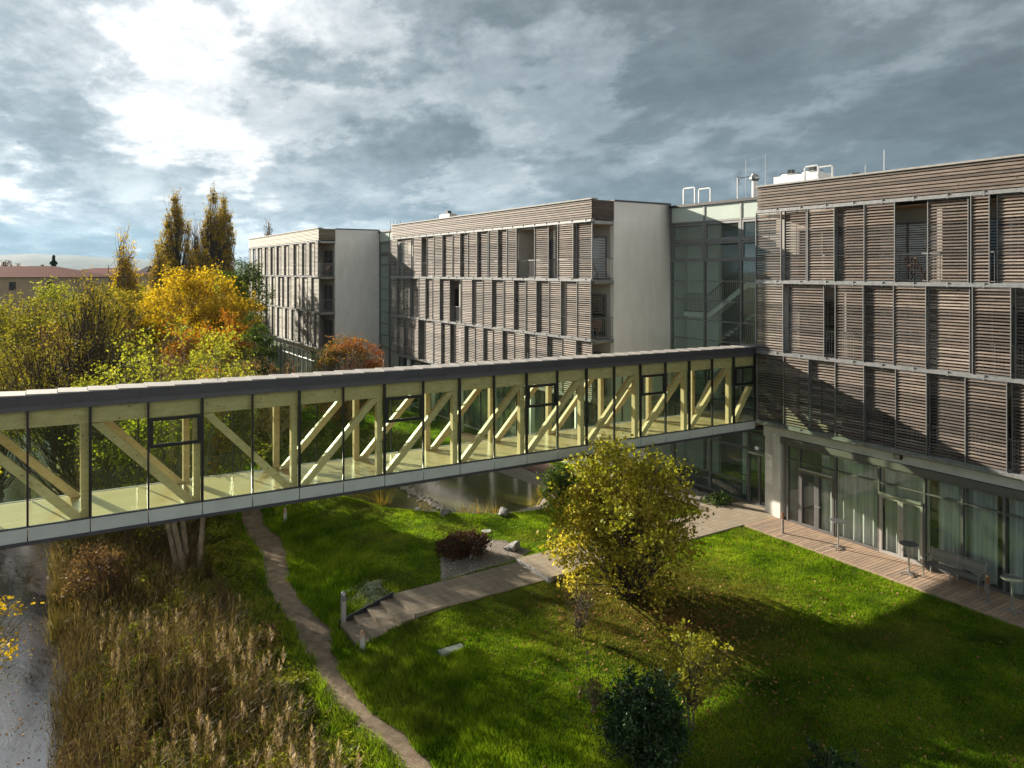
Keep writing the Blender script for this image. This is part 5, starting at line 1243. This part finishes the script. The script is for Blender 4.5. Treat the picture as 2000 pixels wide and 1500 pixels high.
xb, yb0 = ptG(1914, 1168, .15); xa_, ya_ = ptG(1808, 1134, .15)
bench(25.38, 12.0, 13.75, 'two-part grey slatted bench against the curtained windows')
bench(25.30, 8.3, 10.15, 'slatted bench cut off by the right edge of the photo')

# ---------------------------------------------------------------- roof equipment
def rod(px, X, base_z, top_y, label, r=.012):
    y = YatX(px, X); zt = Zof(top_y, X, y); mb = MB()
    mb.lathe(X, y, [(r*3, base_z), (r*3, base_z+.1), (r, base_z+.12), (r, zt-.1), (r*.4, zt)], 6)
    tag(mb.build('lightning_rod', M['galvanised'], origin=(X, y, base_z)), label, 'rod', 'lightning rods on the roofs')
rod(1495, 27.5, 13.98, 300, 'tall thin lightning rod beside the chimney')
rod(1727, 26.6, 13.98, 292, 'lightning rod above the long parapet of the nearest block')
rod(1690, 29.5, 13.98, 322, 'short lightning rod left of the one on the nearest parapet')
rod(1457, 29.6, 14.0, 310, 'thin rod right of the roof antenna')
for i, px in enumerate((763, 769, 775.5, 782)):
    rod(px, 24.0, 13.98, 430, ['first', 'second', 'third', 'fourth'][i]+' from the left of four short rods at the middle roof far corner', .02)
rod(848, 23.6, 13.98, 419, 'short rod left of the roof fan on the middle block', .015)
# hatch frames
def frame(Xc, y0, y1, z0, z1, label, off=.9):
    e = empty('hatch_frame', (Xc, y0, z0), label, 'frame', 'roof hatch frames')
    for k, xx in enumerate((Xc, Xc+off)):
        mb = MB(); r_ = .03; s_ = .25*k
        mb.box(xx-r_, xx+r_, y0-s_-r_, y0-s_+r_, z0, z1); mb.box(xx-r_, xx+r_, y1-s_-r_, y1-s_+r_, z0, z1); mb.box(xx-r_, xx+r_, y0-s_-r_, y1-s_+r_, z1+.001, z1+.06)
        mb.build('hoop', M['galvanised'], e)
frame(28.9, YatX(1335, 28.9), YatX(1357, 28.9), 14.09, 15.02, 'open metal hatch frame on the roof of the stair hall')
frame(27.0, YatX(1572, 27.0), YatX(1598, 27.0), 13.98, 14.98, 'metal hatch frame in front of the white cooling units', .6)
# cooling units on the near roof
def cooler(x0, y0, L, label, fans, hh=.82):
    z0 = 13.98; e = empty('cooling_unit', (x0, y0, z0), label, 'cooling unit', 'white cooling units on the near roof')
    mb = MB(); mb.box(x0, x0+1.1, y0, y0+L, z0, z0+hh); mb.build('housing', M['white_paint'], e)
    for f in fans:
        mb = MB(); mb.lathe(x0+.55, y0+f, [(.42, z0+hh+.002), (.42, z0+hh+.08), (.36, z0+hh+.12)], 20); mb.build('fan_ring', M['white_paint'], e)
        mb = MB()
        for a in (0, .8, 1.6, 2.4): c, s_ = math.cos(a)*.44, math.sin(a)*.44; mb.bar((x0+.55-c, y0+f-s_, z0+hh+.14+a*.004), (x0+.55+c, y0+f+s_, z0+hh+.14+a*.004), .03, .02)
        mb.box(x0+.45, x0+.65, y0+f-.12, y0+f+.12, z0+hh+.16, z0+hh+.32); mb.build('fan_motor', M['black_frame'], e)
cooler(27.4, YatX(1598, 27.4), YatX(1511, 27.4)-YatX(1598, 27.4), 'white cooling unit with two black fan motors on the nearest roof', (.65, 1.75))
cooler(28.2, YatX(1690, 28.2), 1.6, 'cooling unit mostly hidden by the parapet right of the hatch frame', (.75,), .45)
# chimney
x0 = 29.2; yc = YatX(1474, x0); e = empty('roof_vent', (x0, yc, 14.05), 'shiny metal vent pipe with hood at the left end of the nearest roof', 'vent')
mb = MB(); mb.lathe(x0, yc, [(.13, 14.09), (.13, 15.0)], 14); mb.build('pipe', M['white_paint'], e)
mb = MB(); mb.lathe(x0, yc, [(.14, 15.001), (.24, 15.12), (.24, 15.2), (.14, 15.34), (.14, 15.36)], 8); mb.build('hood', M['galvanised'], e)
# antenna
x0 = 30.0; yc = YatX(1441, x0); zt = Zof(348, x0, yc); e = empty('roof_antenna', (x0, yc, 14.09), 'television antenna on a mast above the stair hall roof', 'antenna')
mb = MB(); mb.lathe(x0, yc, [(.035, 14.09), (.035, zt)], 8); mb.build('mast', M['galvanised'], e)
mb = MB(); mb.bar((x0, yc+.1, zt-.05), (x0, yc-1.0, zt+.02), .025, .025)
for i in range(9): yy = yc-.15-i*.1; mb.bar((x0-.22+.01*i, yy, zt), (x0+.22-.01*i, yy, zt), .01, .01)
for s_ in (-1, 1):
    for j in range(4): mb.bar((x0-.25, yc+.0-.05*j, zt+s_*(.08+.09*j)), (x0+.25, yc-.05*j, zt+s_*(.08+.09*j)), .01, .01)
    mb.bar((x0, yc, zt), (x0, yc-.18, zt+s_*.38), .015, .015)
mb.build('yagi_element', M['dark_metal'], e)
# small fan on the middle roof
x0 = 24.6; yc = YatX(875, x0); e = empty('roof_fan', (x0, yc, 13.98), 'small dark fan unit on the roof of the middle block', 'fan')
mb = MB(); mb.box(x0-.3, x0+.3, yc-.8, yc+.8, 13.98, 14.75); mb.build('housing', M['frame_light'], e)
mb = MB(); mb.box(x0-.15, x0+.15, yc-.25, yc+.15, 14.751, 15.0); mb.bar((x0, yc-.7, 14.79), (x0, yc+.9, 14.79), .05, .05); mb.build('fan_motor', M['black_frame'], e)

# ---------------------------------------------------------------- far houses, hills
def Wl(px, t, z): a, b = ptT(px, t); return (a, b, z)
def house(pxl, pxr, t, zr, ze, label, roof='roof_tile', depth=14, wall='cream_wall', wins=9):
    a = Vector(Wl(pxl, t, 0)); b = Vector(Wl(pxr, t, 0)); d = (b-a).normalized(); nrm = Vector((FW[0], FW[1], 0)); L = (b-a).length
    e = empty('house', tuple(a), label, 'house')
    P = lambda u, v, z: tuple(a+d*u+nrm*v+Vector((0, 0, z)))
    mb = MB(); mb.hexa([P(0,0,-1), P(L,0,-1), P(L,depth,-1), P(0,depth,-1), P(0,0,ze), P(L,0,ze), P(L,depth,ze), P(0,depth,ze)]); mb.build('wall', M[wall], e)
    o = .6; k = min(depth/2, L/3)
    mb = MB(); mb.add([P(-o,-o,ze+.02), P(L+o,-o,ze+.02), P(L+o,depth+o,ze+.02), P(-o,depth+o,ze+.02), P(k,depth/2,zr), P(L-k,depth/2,zr)], [(0,1,5,4), (1,2,5), (2,3,4,5), (3,0,4), (3,2,1,0)]); mb.build('roof', M[roof], e)
    for i in range(wins):
        u = L*(i+.5)/wins; mb = MB(); w_ = min(.55, L/wins*.3); mb.hexa([P(u-w_,-.06,ze-2.2), P(u+w_,-.06,ze-2.2), P(u+w_,-.01,ze-2.2), P(u-w_,-.01,ze-2.2), P(u-w_,-.06,ze-.8), P(u+w_,-.06,ze-.8), P(u+w_,-.01,ze-.8), P(u-w_,-.01,ze-.8)])
        mb.build('window', M['win_dark'], e)
house(-160, 135, 125, 11.55, 9.6, 'long cream house with red hipped roof at the left', wins=4)
house(95, 250, 150, 11.3, 9.9, 'second red roof behind the thin-leaved tree', wins=5)
house(-220, 22, 170, 12.6, 11.3, 'pale flat roof at the far left edge behind the red roof', 'coping', wins=4)
house(273, 283, 200, 12.2, 10.4, 'small dark-roofed house right of the short golden poplar', 'dark_metal', 8, 'white_paint', 2)
house(284, 304, 220, 12.8, 9.4, 'dark-roofed white house before the hills', 'dark_metal', 8, 'white_paint', 3)
# conifer and bare tree beyond the red roof
e = empty('distant_conifer', (*ptT(105, 170), 0), 'dark conifer rising behind the red roof', 'conifer')
r2 = np.random.RandomState(77); mb = MB(); mb.tube([(0, 0, 0), (0, 0, 14)], [.3, .05], 6); mb.build('trunk', M['bark_dark'], e, place=False)
n = 2500; hz_ = r2.rand(n)**.8; rad = (1-hz_)*3.8*(.35+.65*(np.sin(hz_*40)*.5+.5))*r2.rand(n)**.5; a = r2.rand(n)*6.28
fastmesh('crown', leafquads(np.stack([rad*np.cos(a), rad*np.sin(a), 5+hz_*9.2], 1), r2, .5), 4, M['leaf_laurel'], e)
TT('bare_tree', 'leafless tree behind the red roof near the left edge', 32, 160, 505, 1.9, 98, 'leaf_brown', 200, 'bark_dark', .3, 50, bottom=.4, twigs=12, twig_r=.04, r0=.2, group='far trees by the houses')
TT('bare_tree', 'dark leafless tree at the far left edge of the picture', 2, 150, 498, 2.2, 99, 'leaf_brown', 500, 'bark_dark', .3, 60, bottom=.3, twigs=12, twig_r=.04, r0=.25, group='far trees by the houses')
TT('bare_tree', 'small dark tree beside the distant conifer', 84, 165, 514, 2.0, 100, 'leaf_green', 900, 'bark_dark', .4, 50, bottom=.3, twigs=6, twig_r=.04, r0=.2, group='far trees by the houses')
def hill(name, D, pts, seed, mat='hill_forest'):
    mb = MB(); vs = []; n = 0; pxs = np.linspace(-700, 2600, 220)
    top = np.interp(pxs, [p[0] for p in pts], [p[1] for p in pts])
    for px, ty_ in zip(pxs, top):
        ty_ += (vnoise(px, 0, .02, seed)-.5)*3+(vnoise(px, 0, .11, seed)-.5)*1.2
        hz_ = (HOR-ty_)*D/F+CZ
        for k, (dd, hf) in enumerate(((.82, -.05), (.9, .55), (1.0, 1.0), (1.15, .8), (1.3, -.05))):
            x, y = ptT(px, D*dd); vs.append((x, y, hz_*hf*(dd if hf == 1.0 else 1)+(vnoise(px, k*9, .05, seed)-.5)*hz_*.12*(hf > 0) if hf != 1.0 else hz_))
    m = len(pxs); mb.add(vs, [(i*5+k, (i+1)*5+k, (i+1)*5+k+1, i*5+k+1) for i in range(m-1) for k in range(4)])
    struct(mb.build(name, M[mat], smooth=True))
hill('hills', 3600, [(-700, 508), (0, 500), (70, 496), (170, 501), (230, 505), (330, 514), (420, 520), (700, 522), (2600, 520)], 3)
hill('far_hills', 6000, [(-700, 512), (60, 508), (200, 503), (260, 506), (330, 505), (420, 508), (520, 514), (800, 516), (2600, 514)], 5)
# low far vegetation between the houses and the hills
rr = np.random.RandomState(55); n = 26000; px = rr.uniform(-300, 620, n); t = rr.uniform(105, 700, n)
a = FW[0]+(px-1000)/F*RT[0]; b = FW[1]+(px-1000)/F*RT[1]; x = a*t; y = b*t
hh = 2+7.5*np.clip(vnoise(x, y, .03, 60)-.15, 0, 1)*np.clip(vnoise(x, y, .12, 61), .3, 1)
keep = ~((t < 230) & (px < 330) & (px > -260)); x = x[keep]; y = y[keep]; hh = hh[keep]; t = t[keep]; n = len(x)
V = leafquads(np.stack([x, y, hh*(1-rr.rand(n)**2*.9)], 1), rr, 1.6, .5)
tag(fastmesh('distant_wood', V, 4, M['leaf_olive']), 'far-off low woodland between the houses and the hills', 'wood', kind='stuff')
# haze
mb = MB(); mb.box(-8900, 8900, -8900, 8900, -8, 420)
m, t_, out = newmat('haze_air'); pv = t_.node('ShaderNodeVolumePrincipled'); pv.inputs['Density'].default_value = .00005; pv.inputs['Color'].default_value = (.27, .50, .74, 1); pv.inputs['Anisotropy'].default_value = .2
t_.l.new(pv.outputs[0], out.inputs[1])
if HAZE:
    hzo = mb.build('haze', m); hzo['kind'] = 'stuff'; hzo['label'] = 'thin blue haze over the distance'
